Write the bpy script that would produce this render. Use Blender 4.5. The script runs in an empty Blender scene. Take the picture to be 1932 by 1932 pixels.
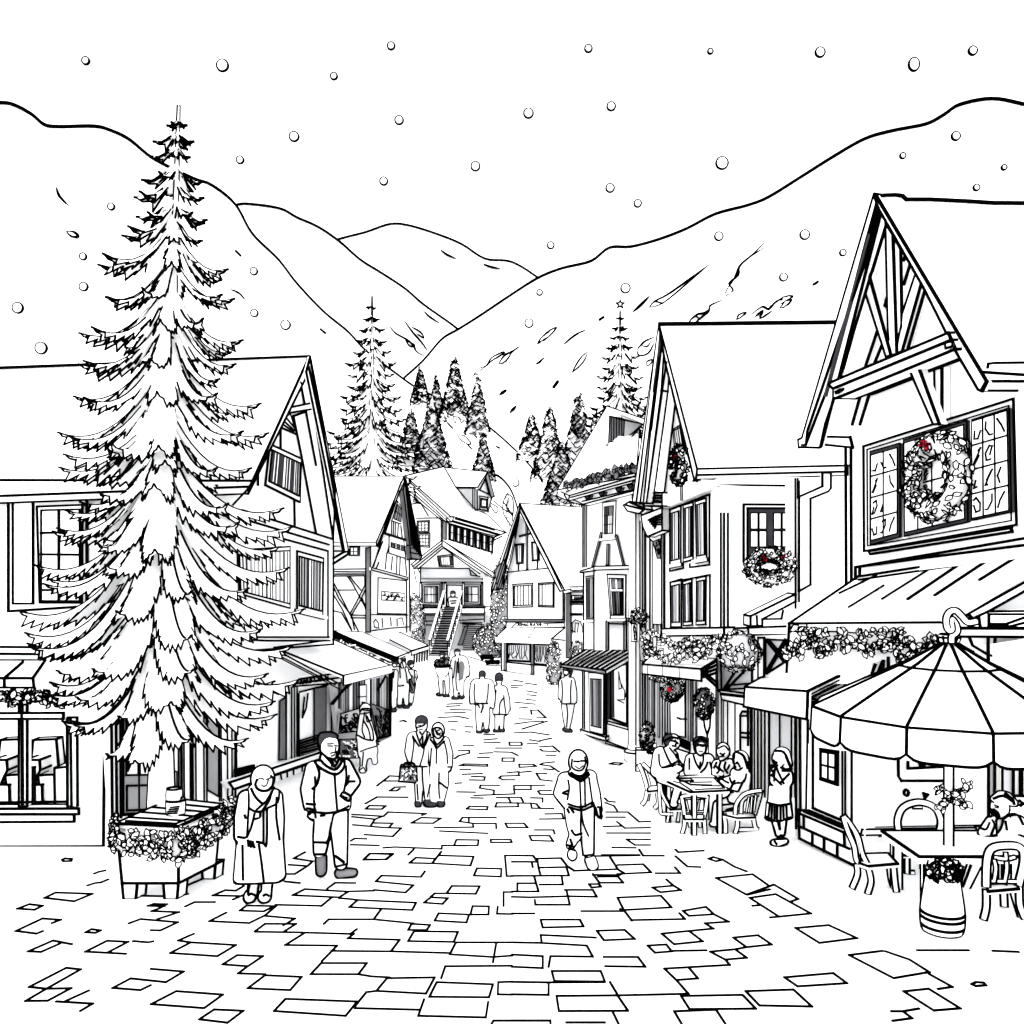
import bpy, bmesh, math, random
import numpy as np
from mathutils import Vector, Matrix
from mathutils.bvhtree import BVHTree
random.seed(7)
sc = bpy.context.scene
COL = sc.collection
# ---------------------------------------------------------------- camera frame
F = 1673.0; HZ = 1075.0; CX = 966.0; EYE = Vector((0, 0, 4.4))
def P(u, v, d): return Vector(((u-CX)/F*d, d, EYE.z-(v-HZ)/F*d))
def G(u, v, z=0.0):
    d = (EYE.z-z)*F/(v-HZ); return Vector(((u-CX)/F*d, d, z))
def parse(s): return [tuple(float(a) for a in t.split(',')) for t in s.split()]
def Z(x0, y0, size):
    k = size/1932.0
    def f(s):
        return [((x0+x*k)*.94336, (y0+y*k)*.94336) for x, y in (parse(s) if isinstance(s, str) else s)]
    return f
zA=Z(0,680,700); zB=Z(0,1250,700); zC=Z(600,850,500); zD=Z(950,850,500); zE=Z(1250,600,500); zF=Z(1550,350,498)
zG=Z(1450,1000,598); zH=Z(1100,1050,500); zI=Z(1200,1380,500); zJ=Z(1548,1400,500); zK=Z(600,1200,500)
zL=Z(400,1350,500); zM=Z(600,550,500); zP=parse
# ---------------------------------------------------------------- materials
MATS = {}
def mk(name, col, var=0.0, scale=6.0):
    m = bpy.data.materials.new(name); m.use_nodes = True
    nt = m.node_tree; nt.nodes.clear()
    o = nt.nodes.new('ShaderNodeOutputMaterial'); b = nt.nodes.new('ShaderNodeBsdfDiffuse')
    nt.links.new(b.outputs[0], o.inputs[0])
    if var:
        n = nt.nodes.new('ShaderNodeTexNoise'); n.inputs['Scale'].default_value = scale
        r = nt.nodes.new('ShaderNodeValToRGB')
        r.color_ramp.elements[0].color = tuple(c*(1-var) for c in col)+(1,)
        r.color_ramp.elements[1].color = tuple(min(1, c*(1+var)) for c in col)+(1,)
        tc = nt.nodes.new('ShaderNodeTexCoord')
        nt.links.new(tc.outputs['Object'], n.inputs['Vector']); nt.links.new(n.outputs['Fac'], r.inputs['Fac'])
        nt.links.new(r.outputs[0], b.inputs['Color'])
    else: b.inputs['Color'].default_value = tuple(col)+(1,)
    MATS[name] = m
mk('paper', (.89,.89,.89), .02); mk('ink', (.0004,.0004,.0004), .5, 30)
mk('pale', (.42,.42,.43), .08, 3); mk('grey', (.25,.25,.255), .25, 3); mk('mid', (.12,.12,.125), .3, 4)
mk('dark', (.024,.023,.026), .4, 5); mk('red', (.36,.008,.02), .3, 20); mk('cream', (.44,.43,.40), .05, 3)
# ---------------------------------------------------------------- tubes and contours
def perp(t):
    a = Vector((0,0,1)) if abs(t.z) < .9 else Vector((1,0,0))
    n = t.cross(a).normalized(); return n
def tube(pts, rad, sides=4, closed=False, cap=True):
    n = len(pts); V=[]; Fc=[]
    if n < 2: return V, Fc
    T=[]
    for i in range(n):
        if closed: t = pts[(i+1)%n]-pts[i-1]
        else: t = pts[min(i+1,n-1)]-pts[max(i-1,0)]
        T.append(t.normalized() if t.length>1e-9 else Vector((1,0,0)))
    N = perp(T[0])
    for i in range(n):
        N = N - T[i]*N.dot(T[i])
        N = N.normalized() if N.length>1e-6 else perp(T[i])
        B = T[i].cross(N)
        r = rad[i] if isinstance(rad, (list, tuple)) else rad
        for k in range(sides):
            a = 2*math.pi*(k+.5)/sides
            V.append(pts[i]+(N*math.cos(a)+B*math.sin(a))*r)
    m = n if closed else n-1
    for i in range(m):
        j=(i+1)%n
        for k in range(sides):
            l=(k+1)%sides
            Fc.append((i*sides+k, i*sides+l, j*sides+l, j*sides+k))
    if not closed and cap:
        Fc.append(tuple(range(sides-1,-1,-1))); Fc.append(tuple((n-1)*sides+k for k in range(sides)))
    return V, Fc
def contour_chains(V, Fc, minlen=0.0, eye=None):
    eye = eye or EYE
    A = np.array([tuple(v) for v in V]); tris=[]
    for f in Fc:
        for k in range(1,len(f)-1): tris.append((f[0],f[k],f[k+1]))
    if not tris: return []
    T = np.array(tris); n = np.cross(A[T[:,1]]-A[T[:,0]], A[T[:,2]]-A[T[:,0]])
    N = np.zeros_like(A)
    for k in range(3): np.add.at(N, T[:,k], n)
    L = np.linalg.norm(N,axis=1); L[L==0]=1; N/=L[:,None]
    g = ((np.array(eye)-A)*N).sum(1); D=np.linalg.norm(A-np.array(eye),axis=1); g/=D
    g[g==0]=1e-9
    s = g>0; mix = ~((s[T[:,0]]==s[T[:,1]])&(s[T[:,1]]==s[T[:,2]]))
    pt={}; adj={}
    for a,b,c in T[mix]:
        ks=[]
        for i,j in ((a,b),(b,c),(c,a)):
            if s[i]!=s[j]:
                k=(min(i,j),max(i,j))
                if k not in pt:
                    i2,j2=k; t=g[i2]/(g[i2]-g[j2]); pt[k]=Vector(A[i2]*(1-t)+A[j2]*t)
                ks.append(k)
        if len(ks)==2:
            adj.setdefault(ks[0],[]).append(ks[1]); adj.setdefault(ks[1],[]).append(ks[0])
    used=set(); out=[]
    starts=[k for k in adj if len(adj[k])==1]+list(adj)
    for k0 in starts:
        if k0 in used: continue
        ch=[k0]; used.add(k0); cur=k0
        while True:
            nx=[k for k in adj[cur] if k not in used]
            if not nx: break
            cur=nx[0]; used.add(cur); ch.append(cur)
        closed = len(ch)>3 and ch[0] in adj[ch[-1]]
        p=[pt[k] for k in ch]
        ln=sum((p[i+1]-p[i]).length for i in range(len(p)-1))
        if ln<=minlen or len(p)<2: continue
        for _ in range(2):
            q=list(p)
            for i in range(len(p)):
                if not closed and i in (0,len(p)-1): continue
                q[i]=p[i]*.5+(p[i-1]+p[(i+1)%len(p)])*.25
            p=q
        # thin out
        q=[p[0]]; step=max(ln/160, .0)
        for x in p[1:]:
            if (x-q[-1]).length>=step: q.append(x)
        out.append((q,closed))
    return out
def hull(points):
    bm=bmesh.new()
    for p in points: bm.verts.new(p)
    r=bmesh.ops.convex_hull(bm, input=bm.verts)
    dele=[e for e in r['geom_interior'] if isinstance(e,bmesh.types.BMVert)]
    if dele: bmesh.ops.delete(bm, geom=list(set(dele)), context='VERTS')
    loose=[v for v in bm.verts if not v.link_faces]
    if loose: bmesh.ops.delete(bm, geom=loose, context='VERTS')
    bmesh.ops.recalc_face_normals(bm, faces=bm.faces)
    bm.verts.index_update(); V=[v.co.copy() for v in bm.verts]; Fc=[tuple(v.index for v in f.verts) for f in bm.faces]
    bm.free(); return V,Fc
def sph(nu=12, nv=7):
    out=[]
    for j in range(nv+1):
        t=math.pi*j/nv
        for i in range(nu):
            a=2*math.pi*(i+.5*(j%2))/nu
            out.append(Vector((math.sin(t)*math.cos(a), math.sin(t)*math.sin(a), math.cos(t))))
    return out
SPH=sph()
def remesh(parts, voxel, smooth=4):
    V=[];Fc=[]
    for v,f in parts:
        o=len(V); V+=v; Fc+=[tuple(i+o for i in x) for x in f]
    me=bpy.data.meshes.new('tmp'); me.from_pydata(V,[],Fc)
    ob=bpy.data.objects.new('tmp',me); COL.objects.link(ob)
    m=ob.modifiers.new('r','REMESH'); m.mode='VOXEL'; m.voxel_size=voxel
    m=ob.modifiers.new('s','SMOOTH'); m.iterations=smooth; m.factor=.5
    dg=bpy.context.evaluated_depsgraph_get(); e=ob.evaluated_get(dg); me2=e.to_mesh()
    V=[v.co.copy() for v in me2.vertices]; Fc=[tuple(p.vertices) for p in me2.polygons]
    e.to_mesh_clear(); bpy.data.objects.remove(ob); bpy.data.meshes.remove(me)
    return V,Fc
# ---------------------------------------------------------------- mesh builder
class MB:
    def __init__(s): s.v=[]; s.f=[]; s.m=[]; s.sm=[]; s.names=[]
    def mi(s,n):
        if n not in s.names: s.names.append(n)
        return s.names.index(n)
    def add(s,V,Fc,mat='paper',smooth=False):
        o=len(s.v); s.v+=[Vector(x) for x in V]; k=s.mi(mat)
        for f in Fc: s.f.append(tuple(i+o for i in f)); s.m.append(k); s.sm.append(smooth)
        return s
    def line(s,pts,w=4,closed=False,mat='ink',corner=50,taper=False):
        pts=[Vector(p) for p in pts]
        if len(pts)<2: return s
        ext=pts+[pts[0]] if closed else pts
        chains=[[ext[0]]]
        ca=math.cos(math.radians(corner))
        for i in range(1,len(ext)):
            chains[-1].append(ext[i])
            if i<len(ext)-1:
                a=(ext[i]-ext[i-1]); b=(ext[i+1]-ext[i])
                if a.length>0 and b.length>0 and a.normalized().dot(b.normalized())<ca: chains.append([ext[i]])
        for c in chains:
            R=[w*.5*LW*(min(1,max(.66,1.02-(p.y-13)*.035)) if DS[0] else 1)*max(.5,(p-EYE).length)/F for p in c]
            c=list(c)
            d0=(c[0]-c[1]); d1=(c[-1]-c[-2])
            if len(c)==2 and d0.length<1e-7: continue
            if not taper:
                if d0.length>0: c[0]=c[0]+d0.normalized()*R[0]*.7
                if d1.length>0: c[-1]=c[-1]+d1.normalized()*R[-1]*.7
            else:
                n=len(R); R=[R[i]*(1-.65*abs(2*i/(n-1)-1)**2) for i in range(n)]
            V,Fc=tube(c,R,4); s.add(V,Fc,mat)
        return s
    def poly(s,pts,mat='paper'):
        return s.add(pts,[tuple(range(len(pts)))],mat)
    def prism(s,pts,vec,mat='paper',w=0,back=None,sides=True):
        pts=[Vector(p) for p in pts]; n=len(pts); vec=Vector(vec); b=[p+vec for p in pts]
        nrm=Vector((0,0,0))
        for i in range(n): nrm+=(pts[i]-pts[0]).cross(pts[(i+1)%n]-pts[0])
        fl = nrm.dot(vec)>0
        Fc=[tuple(range(n)) if not fl else tuple(range(n-1,-1,-1)), tuple(n+i for i in (range(n-1,-1,-1) if not fl else range(n)))]
        for i in range(n):
            j=(i+1)%n
            Fc.append((i,n+i,n+j,j) if not fl else (j,n+j,n+i,i))
        s.add(pts+b,Fc,mat)
        if w:
            s.line(pts,w,closed=True)
            if back is None: back=w
            if vec.length<w*LW/F*(pts[0]-EYE).length*2.0: back=0
            if back:
                s.line(b,back,closed=True)
                for i in range(n): s.line([pts[i],b[i]],back)
        return s
    def box(s,c,hx,hy,hz,rot=0,mat='paper',w=3):
        c=Vector(c); R=Matrix.Rotation(rot,3,'Z')
        q=[c+R@Vector((sx*hx,sy*hy,-hz)) for sx,sy in ((-1,-1),(1,-1),(1,1),(-1,1))]
        return s.prism(q,(0,0,2*hz),mat,w)
    def curved(s,V,Fc,mat='paper',w=4,minlen=0,smooth=True):
        s.add(V,Fc,mat,smooth)
        if w:
            for p,cl in contour_chains(V,Fc,minlen): s.line(p,w,closed=cl,corner=75)
        return s
    def rod(s,pts,r,mat='paper',w=3,sides=10,ends=True):
        pts=[Vector(p) for p in pts]
        V,Fc=tube(pts,r,sides)
        s.curved(V,Fc,mat,0)
        # two side lines
        R=r if isinstance(r,(list,tuple)) else [r]*len(pts)
        L1=[];L2=[]
        for i,p in enumerate(pts):
            t=(pts[min(i+1,len(pts)-1)]-pts[max(i-1,0)]).normalized(); vv=(EYE-p).normalized()
            q=t.cross(vv)
            q=q.normalized()*R[i] if q.length>.05 else perp(t)*R[i]
            L1.append(p+q);L2.append(p-q)
        if w:
            s.line(L1,w);s.line(L2,w)
            if ends: s.line([L1[0],L2[0]],w);s.line([L1[-1],L2[-1]],w)
        return s
    def ball(s,c,rx,ry=None,rz=None,mat='paper',w=3):
        ry=ry or rx; rz=rz or rx; c=Vector(c)
        V,Fc=hull([c+Vector((p.x*rx,p.y*ry,p.z*rz)) for p in SPH]); return s.curved(V,Fc,mat,w)
    def lathe(s,c,prof,mat='paper',w=4,rings=(),seg=28,mats=None):
        c=Vector(c);n=len(prof);V=[];Fc=[]
        for r,z in prof:
            for k in range(seg):
                a=2*math.pi*k/seg; V.append(c+Vector((r*math.cos(a),r*math.sin(a),z)))
        for i in range(n-1):
            for k in range(seg):
                l=(k+1)%seg; Fc.append((i*seg+k,i*seg+l,(i+1)*seg+l,(i+1)*seg+k))
        Fc.append(tuple(range(seg-1,-1,-1)));Fc.append(tuple((n-1)*seg+k for k in range(seg)))
        s.curved(V,Fc,mat,w)
        for i in rings:
            s.line([V[i*seg+k] for k in range(seg)],w,closed=True)
        return s
    def leaves(s,pts,size,w=1.8,mat='paper',up=None,ratio=.55,curl=.8):
        for p,nrm in pts:
            n=(Vector(nrm)+Vector((random.uniform(-1,1),random.uniform(-1,1),random.uniform(-1,1)))*curl).normalized()
            a=perp(n); b=n.cross(a); t=random.uniform(0,6.28); a,b=a*math.cos(t)+b*math.sin(t), b*math.cos(t)-a*math.sin(t)
            L=size*random.uniform(.7,1.25); W=L*ratio
            q=[p-a*L, p-a*L*.35+b*W, p+a*L*.4+b*W*.9, p+a*L*1.1, p+a*L*.4-b*W*.9, p-a*L*.35-b*W]
            s.add([x+n*.2*size for x in q],[(0,1,2,3,4,5)],mat); s.line([x+n*.2*size for x in q],w,closed=True,corner=95)
        return s
    def build(s,name,parent=None,**props):
        base=Vector((0,0,0)); 
        if parent is not None: base=WL[parent.name]
        elif 'at' in props: base=Vector(props.pop('at'))
        me=bpy.data.meshes.new(name); me.from_pydata([v-base for v in s.v],[],s.f)
        for n in s.names: me.materials.append(MATS[n])
        me.polygons.foreach_set('material_index',s.m); me.polygons.foreach_set('use_smooth',s.sm); me.update()
        ob=bpy.data.objects.new(name,me); COL.objects.link(ob)
        if parent is not None: ob.parent=parent
        else: ob.location=base
        WL[ob.name]=base
        for k,x in props.items(): ob[k]=x
        return ob
WL={}
LW=1.28; DS=[False]
def thing(name,label,cat,loc,group=None):
    o=bpy.data.objects.new(name,None); COL.objects.link(o); o.location=loc; o.empty_display_size=.2
    WL[o.name]=Vector(loc); o['label']=label; o['category']=cat
    if group: o['group']=group
    return o
def solo(mb,name,label,cat,at,group=None):
    o=mb.build(name,at=at); o['label']=label; o['category']=cat
    if group: o['group']=group
    return o
# ---------------------------------------------------------------- planes
class Pl:
    "vertical plane through two image columns at two distances"
    def __init__(s,u1,d1,u2,d2):
        s.a=P(u1,HZ,d1); s.b=P(u2,HZ,d2); t=(s.b-s.a); t.z=0; s.t=t.normalized()
        s.n=Vector((s.t.y,-s.t.x,0))
        if s.n.dot(EYE-s.a)<0: s.n=-s.n
    def p(s,u,v,off=0.0):
        dr=P(u,v,1.0)-EYE; o=s.a+s.n*off
        k=(o-EYE).dot(s.n)/dr.dot(s.n); return EYE+dr*k
    def ps(s,pts,off=0.0): return [s.p(u,v,off) for u,v in pts]
class Pg:
    "any plane through three points"
    def __init__(s,a,b,c):
        s.a=Vector(a); s.n=(Vector(b)-s.a).cross(Vector(c)-s.a).normalized()
        if s.n.dot(EYE-s.a)<0: s.n=-s.n
    p=Pl.p; ps=Pl.ps
def bil(q,s,t):
    "q = tl,tr,br,bl"
    return (q[0]*(1-s)+q[1]*s)*(1-t)+(q[3]*(1-s)+q[2]*s)*t
def sub(q,s0,t0,s1,t1): return [bil(q,s0,t0),bil(q,s1,t0),bil(q,s1,t1),bil(q,s0,t1)]
def slab(mb,pl,pts,off=.03,th=.06,mat='paper',w=4,back=0):
    return mb.prism(pl.ps(pts,off),-pl.n*th,mat,w,back)
def strokes(mb,pl,lines,w=4,off=.01,mat='ink'):
    for l in lines: mb.line(pl.ps(l,off),w,mat=mat)
def window(par,pl,quad,cols=2,rows=2,w=3.5,mw=None,fr='paper',pane='paper',ins=.1,sill=False,bars=None,off=.03,door=False,extra=None):
    mw=mw or w*.8
    m=MB(); q=pl.ps(quad,off); m.prism(q,-pl.n*(off+.02),fr,w,0)
    o=m.build('door' if door else 'window',par)
    ins_t=ins*(q[1]-q[0]).length/max(.01,(q[3]-q[0]).length)
    qi=sub([x+pl.n*.012 for x in q],ins,ins_t,1-ins,1-ins_t)
    m=MB(); m.prism(qi,-pl.n*.02,pane,w*.9,0)
    up=[x+pl.n*.004 for x in qi]
    for i in range(1,cols): m.line([bil(up,i/cols,0),bil(up,i/cols,1)],mw)
    for j in range(1,rows): m.line([bil(up,0,j/rows),bil(up,1,j/rows)],mw)
    if bars:
        for b in bars:
            s0,s1,mt=b[:3]; t0,t1=(b[3],b[4]) if len(b)>3 else (.02,.98)
            m.prism([x+pl.n*.006 for x in sub(up,s0,t0,s1,t1)],-pl.n*.008,mt,0)
    if extra: extra(m,up)
    m.build('pane',o)
    if sill:
        m=MB(); a,b=q[3],q[2]; d=(b-a)*.06; h=(q[3]-q[0])*.045
        m.prism([a-d,b+d,b+d+h,a-d+h],pl.n*.09,'paper',w); m.build('sill',o)
    return o
def vbars(n,seed=0,dk='dark'):
    r=random.Random(seed); out=[]; x=.04
    while x<.95:
        a=r.uniform(.03,.09)*8/n; out.append((x,min(.97,x+a),r.choice([dk,dk,'ink','grey']))); x+=a+r.uniform(.04,.13)*8/n
    return out
def scribble(mb,pl,quad,n,w=2,seed=1,off=.02,loop=.12):
    r=random.Random(seed); q=pl.ps(quad,off)
    for _ in range(n):
        s=r.uniform(.05,.95);t=r.uniform(.08,.92);a=r.uniform(0,6.28);k=r.uniform(.5,1.2)*loop
        pts=[bil(q,min(.98,max(.02,s+k*math.cos(a+j*.7)*(1+.1*j))),min(.97,max(.03,t+k*1.2*math.sin(a+j*.9)))) for j in range(r.randint(3,6))]
        mb.line(pts,w,corner=95)
def cast_line(bvh,pts,dens=14):
    out=[]; last=None
    for i in range(len(pts)-1):
        (u0,v0),(u1,v1)=pts[i],pts[i+1]; n=max(1,int(math.hypot(u1-u0,v1-v0)/dens))
        for k in range(n+(1 if i==len(pts)-2 else 0)):
            t=k/n; out.append((u0+(u1-u0)*t,v0+(v1-v0)*t))
    res=[]
    for u,v in out:
        dr=(P(u,v,1.0)-EYE).normalized(); h=bvh.ray_cast(EYE,dr)
        if h[0] is None:
            if last: res.append(EYE+dr*last)
        else: last=h[3]*.9988; res.append(EYE+dr*last)
    return res
def spline(pts,n=6):
    out=[];m=len(pts)
    for i in range(m-1):
        p0,p1,p2,p3=[Vector((*pts[max(0,min(m-1,k))],0)) if len(pts[0])==2 else pts[max(0,min(m-1,k))] for k in (i-1,i,i+1,i+2)]
        for k in range(n):
            t=k/n; q=.5*((2*p1)+(p2-p0)*t+(2*p0-5*p1+4*p2-p3)*t*t+(3*p1-p0-3*p2+p3)*t**3)
            out.append((q.x,q.y) if len(pts[0])==2 else q)
    out.append(pts[-1]); return out
# ---------------------------------------------------------------- camera, light, sky
cam=bpy.data.cameras.new('camera'); co=bpy.data.objects.new('camera',cam); COL.objects.link(co)
co.location=EYE; co.rotation_euler=(math.pi/2,0,0); cam.sensor_width=36; cam.lens=F/1932*36; cam.shift_y=(HZ-966)/1932
cam.clip_end=6000; cam.clip_start=.1; sc.camera=co
w=bpy.data.worlds.new("World"); sc.world=w; w.use_nodes=True; nt=w.node_tree
bg=nt.nodes['Background']; sk=nt.nodes.new('ShaderNodeTexSky'); sk.sky_type='NISHITA'; sk.sun_disc=False
EL=math.radians(60); AZ=math.radians(200)
sk.sun_elevation=EL; sk.sun_rotation=AZ; sk.dust_density=0; sk.ozone_density=.3; sk.air_density=1
hs=nt.nodes.new('ShaderNodeHueSaturation'); hs.inputs['Saturation'].default_value=.06
nt.links.new(sk.outputs[0],hs.inputs['Color']); nt.links.new(hs.outputs[0],bg.inputs['Color']); bg.inputs['Strength'].default_value=.15
sl=bpy.data.lights.new('sun','SUN'); so=bpy.data.objects.new('sun',sl); COL.objects.link(so)
sl.energy=0.5; sl.angle=math.radians(25); sl.color=(1,.99,.97)
sd=Vector((math.sin(AZ)*math.cos(EL), math.cos(AZ)*math.cos(EL), math.sin(EL)))
so.rotation_euler=(-sd).to_track_quat('-Z','Y').to_euler(); so.location=(0,0,60)
sc.view_settings.view_transform='Standard'; sc.view_settings.look='None'; sc.view_settings.gamma=1; sc.view_settings.exposure=2.25
sc.render.engine='CYCLES'; sc.cycles.max_bounces=8; sc.cycles.diffuse_bounces=6
sc.render.resolution_x=1024; sc.render.resolution_y=1024
# ================================================================ GROUND AND MOUNTAINS
m=MB(); m.poly([(-1500,-30,0),(1500,-30,0),(1500,2500,0),(-1500,2500,0)],'paper'); g=m.build('ground'); g['kind']='structure'
def mountain(name,crest,D,foot,w,marks,back=1.3,curve=None):
    cr=spline(crest,5); m=MB(); n=len(cr)
    rows=[]
    for k,(t,dd) in enumerate(((0,0),(.18,.06),(.4,.14),(.62,.28),(.82,.5),(1,1))):
        row=[]
        for i,(u,v) in enumerate(cr):
            top=P(u,v,D(u) if callable(D) else D); f=foot
            y=top.y+(f-top.y)*dd*1.0; y=top.y-(top.y-f)*(dd*.55+t*.45)
            wob=math.sin(i*.7+k*1.9)*.012*(top.z)*(1 if 0<k<5 else 0)
            row.append(Vector((top.x*(1-.12*t), y, max(-3,top.z*(1-t)-3*t+wob))))
        rows.append(row)
    row=[Vector((p.x*1.1,p.y*back,-3)) for p in rows[0]]
    rows.insert(0,row)
    V=[p for r in rows for p in r]; Fc=[]
    for a in range(len(rows)-1):
        for i in range(n-1): Fc.append((a*n+i,a*n+i+1,(a+1)*n+i+1,(a+1)*n+i))
    m.add(V,Fc,'paper',True)
    bvh=BVHTree.FromPolygons(V,Fc)
    m.line(rows[1],w)
    for mk_ in marks:
        pts=spline(mk_[0],3) if len(mk_[0])>2 else mk_[0]
        q=cast_line(bvh,pts,6); m.line(q,mk_[1],taper=len(q)>3,corner=120)
    o=m.build(name); o['kind']='structure'; return bvh
cl=zP("-60,200 0,195 28,199 60,216 85,236 115,240 178,239 210,247 245,264 290,300 365,337 400,350 443,385 475,440 525,490 560,535 610,588 655,625 690,662 740,700 790,735 850,760 900,790 950,830 1000,880 1035,930 1060,980 1110,1060 1180,1100")
mk1=[(zP("106,353 112,370 130,389"),4),(zP("124,436 135,446 148,446 139,437 124,436"),4),(zP("445,474 453,482"),4),(zP("435,546 450,553 463,566"),4),
 (zM("1140,1145 1178,1185"),3.5),(zM("1215,1232 1270,1245 1320,1300 1290,1305 1240,1270 1215,1232"),3),(zM("1290,1305 1340,1365"),4),(zM("1520,1330 1535,1338"),5),
 (zM("1640,1600 1655,1635 1690,1620 1680,1575 1650,1570"),3),(zP("606,622 613,628"),5)]
mountain('hill_left',cl,190,85,6,mk1)
# second lower swell behind the chalet roofs
ch=zM("480,1180 560,1235 640,1290 760,1320 860,1370 940,1410 1060,1465 1160,1500 1300,1525 1450,1530 1540,1560 1620,1650 1665,1760 1700,1900 1750,2000")
mountain('snow_bank',ch,100,72,5.5,[])
cr=zP("765,712 800,680 835,640 865,622 900,600 960,560 1015,525 1060,507 1115,493 1150,468 1190,466 1240,453 1295,432 1350,404 1410,388 1450,372 1510,335 1570,297 1630,263 1680,248 1745,235 1780,217 1810,198 1870,187 1932,198 2000,215")
mk2=[(zM("1330,785 1380,725 1440,700 1480,640 1560,598 1575,605 1480,665 1440,705 1390,740 1330,785"),3),(zM("1535,685 1580,620 1640,590 1700,548"),3.5),(zM("1640,590 1590,665 1535,690"),3),
 (zM("1830,535 1870,480 1932,435"),3),(zM("1830,535 1880,500 1932,470"),3),(zM("1835,690 1880,650"),4),(zM("1540,928 1560,905 1592,890 1570,915 1540,928"),4),(zM("1620,1070 1640,1035 1675,1010 1650,1045 1620,1070"),3),
 (zP("1192,590 1210,572 1226,558 1208,578 1192,590"),3),(zP("1225,580 1235,568 1265,552 1338,499"),4),(zP("1225,580 1250,572 1290,540 1338,499"),3.5),(zP("1235,568 1250,572"),3),
 (zE("490,185 510,150 560,110 610,100 650,75 660,40 750,0"),4),(zE("540,180 570,150 620,110 655,85"),4),(zE("550,125 580,145"),3),(zP("1366,560 1383,548 1375,535 1392,520 1395,502 1420,480 1442,458"),4.5),(zP("1366,560 1372,545 1384,528 1400,496 1444,466"),3),
 (zE("860,155 880,115 935,98 900,130 860,155"),4),(zE("975,112 1060,50 1110,70 1170,10 1240,0"),4),(zE("1005,130 1070,75 1040,145 1140,80"),4),(zE("1195,65 1240,10 1290,0 1240,50 1195,65"),4),(zP("1452,578 1480,560 1496,560 1470,575"),4),
 (zP("1536,536 1542,532"),5),(zP("1132,603 1138,599"),5),(zP("1013,650 1030,628 1050,618 1030,640 1013,650"),3),(zP("1063,650 1085,632 1108,621"),4),(zP("1079,703 1092,680 1108,664 1100,684 1079,703"),3),
 (zP("1045,730 1052,720"),5),(zP("1014,686 1024,678"),5),(zE("92,385 150,320 230,285"),3.5),(zE("92,385 110,430 180,410 225,330"),3.5),(zE("130,350 170,360 200,320"),3),(zE("165,505 170,475 215,460 190,500 165,505"),3)]
mountain('hill_right',cr,260,130,6,mk2)
mk3=[(zM("695,398 740,450 830,500 880,550 900,590 960,625"),4),(zM("815,505 850,520 885,545 850,550 815,505"),4),(zM("805,350 870,440 940,520 985,585"),4),(zM("860,400 930,440 960,490 900,450"),3.5),(zM("960,280 1000,320 1075,370"),4)]
mountain('hill_middle',zP("380,420 443,388 480,386 530,394 560,410 600,428 640,455 680,490 720,515 765,545 800,575 865,622 900,660 960,740"),340,260,4.5,mk3)
mountain('hill_distant',zP("600,465 640,451 690,438 735,423 770,425 820,440 870,460 915,488 965,494 1015,524 1060,560"),480,380,4,[(zP("831,471 843,480 861,488"),4),(zP("912,498 925,503 944,507"),4)])
# ================================================================ SNOWFLAKES
flakes=[(162,115,6,'upper left sky, left of the tall fir'),(420,124,10,'upper left sky, large, right above the fir top'),(738,87,6,'top of the sky left of centre'),(630,144,5.5,'below and left of the top centre flake'),
(1110,92,6,'top of the sky right of centre'),(1340,97,4,'top right sky, small and thin'),(1547,99,8,'top right sky above the tall gable'),(1724,122,9,'top right sky, oval and large'),(1835,96,7,'top right corner of the sky'),
(997,214,8,'centre of the sky, alone'),(1153,201,7,'right of the sky centre'),(753,227,7,'sky left of centre above the distant hill'),(555,258,8,'sky between the fir top and the centre'),(453,302,6,'beside the left hill crest right of the fir'),
(724,342,6.5,'sky over the distant hill'),(897,314,7.5,'middle of the valley sky'),(1151,355,7,'sky over the right hill, left of a twin'),(1203,384,6,'sky just above the right hill crest'),(1362,308,10.5,'largest flake above the right hill'),
(1803,257,7,'right hill crest under the rightmost sky flake'),(1703,294,4.5,'tiny, above the tall gable on the right hill'),(1842,354,5,'tiny, just above the tall roof ridge'),(1894,316,4,'tiny slanted, far right edge'),
(210,390,5.5,'left hill, beside the upper fir boughs'),(157,484,5.5,'left hill, left of the fir, upper one'),(158,541,7,'left hill, left of the fir, lower one'),(34,581,9,'far left over the left hill'),(78,657,10,'far left just above the left roof'),
(479,512,6,'right of the fir on the left hill'),(480,591,6,'right of the fir below another flake'),(539,613,8,'left hill above the left gable'),(1039,463,5.5,'just above the valley saddle'),(1356,446,7,'right hill below its crest'),
(1518,443,8,'right hill left of the tall gable'),(1590,477,5,'right hill touching the tall gable'),(1478,523,6.5,'right hill above the wreath house roof'),(1180,544,8,'above the right fir top'),(1018,552,4.5,'tiny, right hill below the saddle'),(998,610,7,'right hill centre, left of the right fir')]
rf=random.Random(3)
for i,(u,v,r,t) in enumerate(flakes):
    d=rf.uniform(7,11) if r>6 else rf.uniform(9,13)
    c=P(u,v,d); s=d/F; m=MB()
    m.ball(c,r*s*.95,r*s,r*s*(1.25 if 'oval' in t else 1),w=0); m.line([c+Vector((r*s*1.04*math.cos(a*math.pi/12),-.06*r*s,r*s*1.04*(1.25 if 'oval' in t else 1)*math.sin(a*math.pi/12))) for a in range(24)],3.8,closed=True)
    solo(m,'snowflake','round white falling snowflake, '+t,'snowflake',c,'snowflakes falling over the village')
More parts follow.
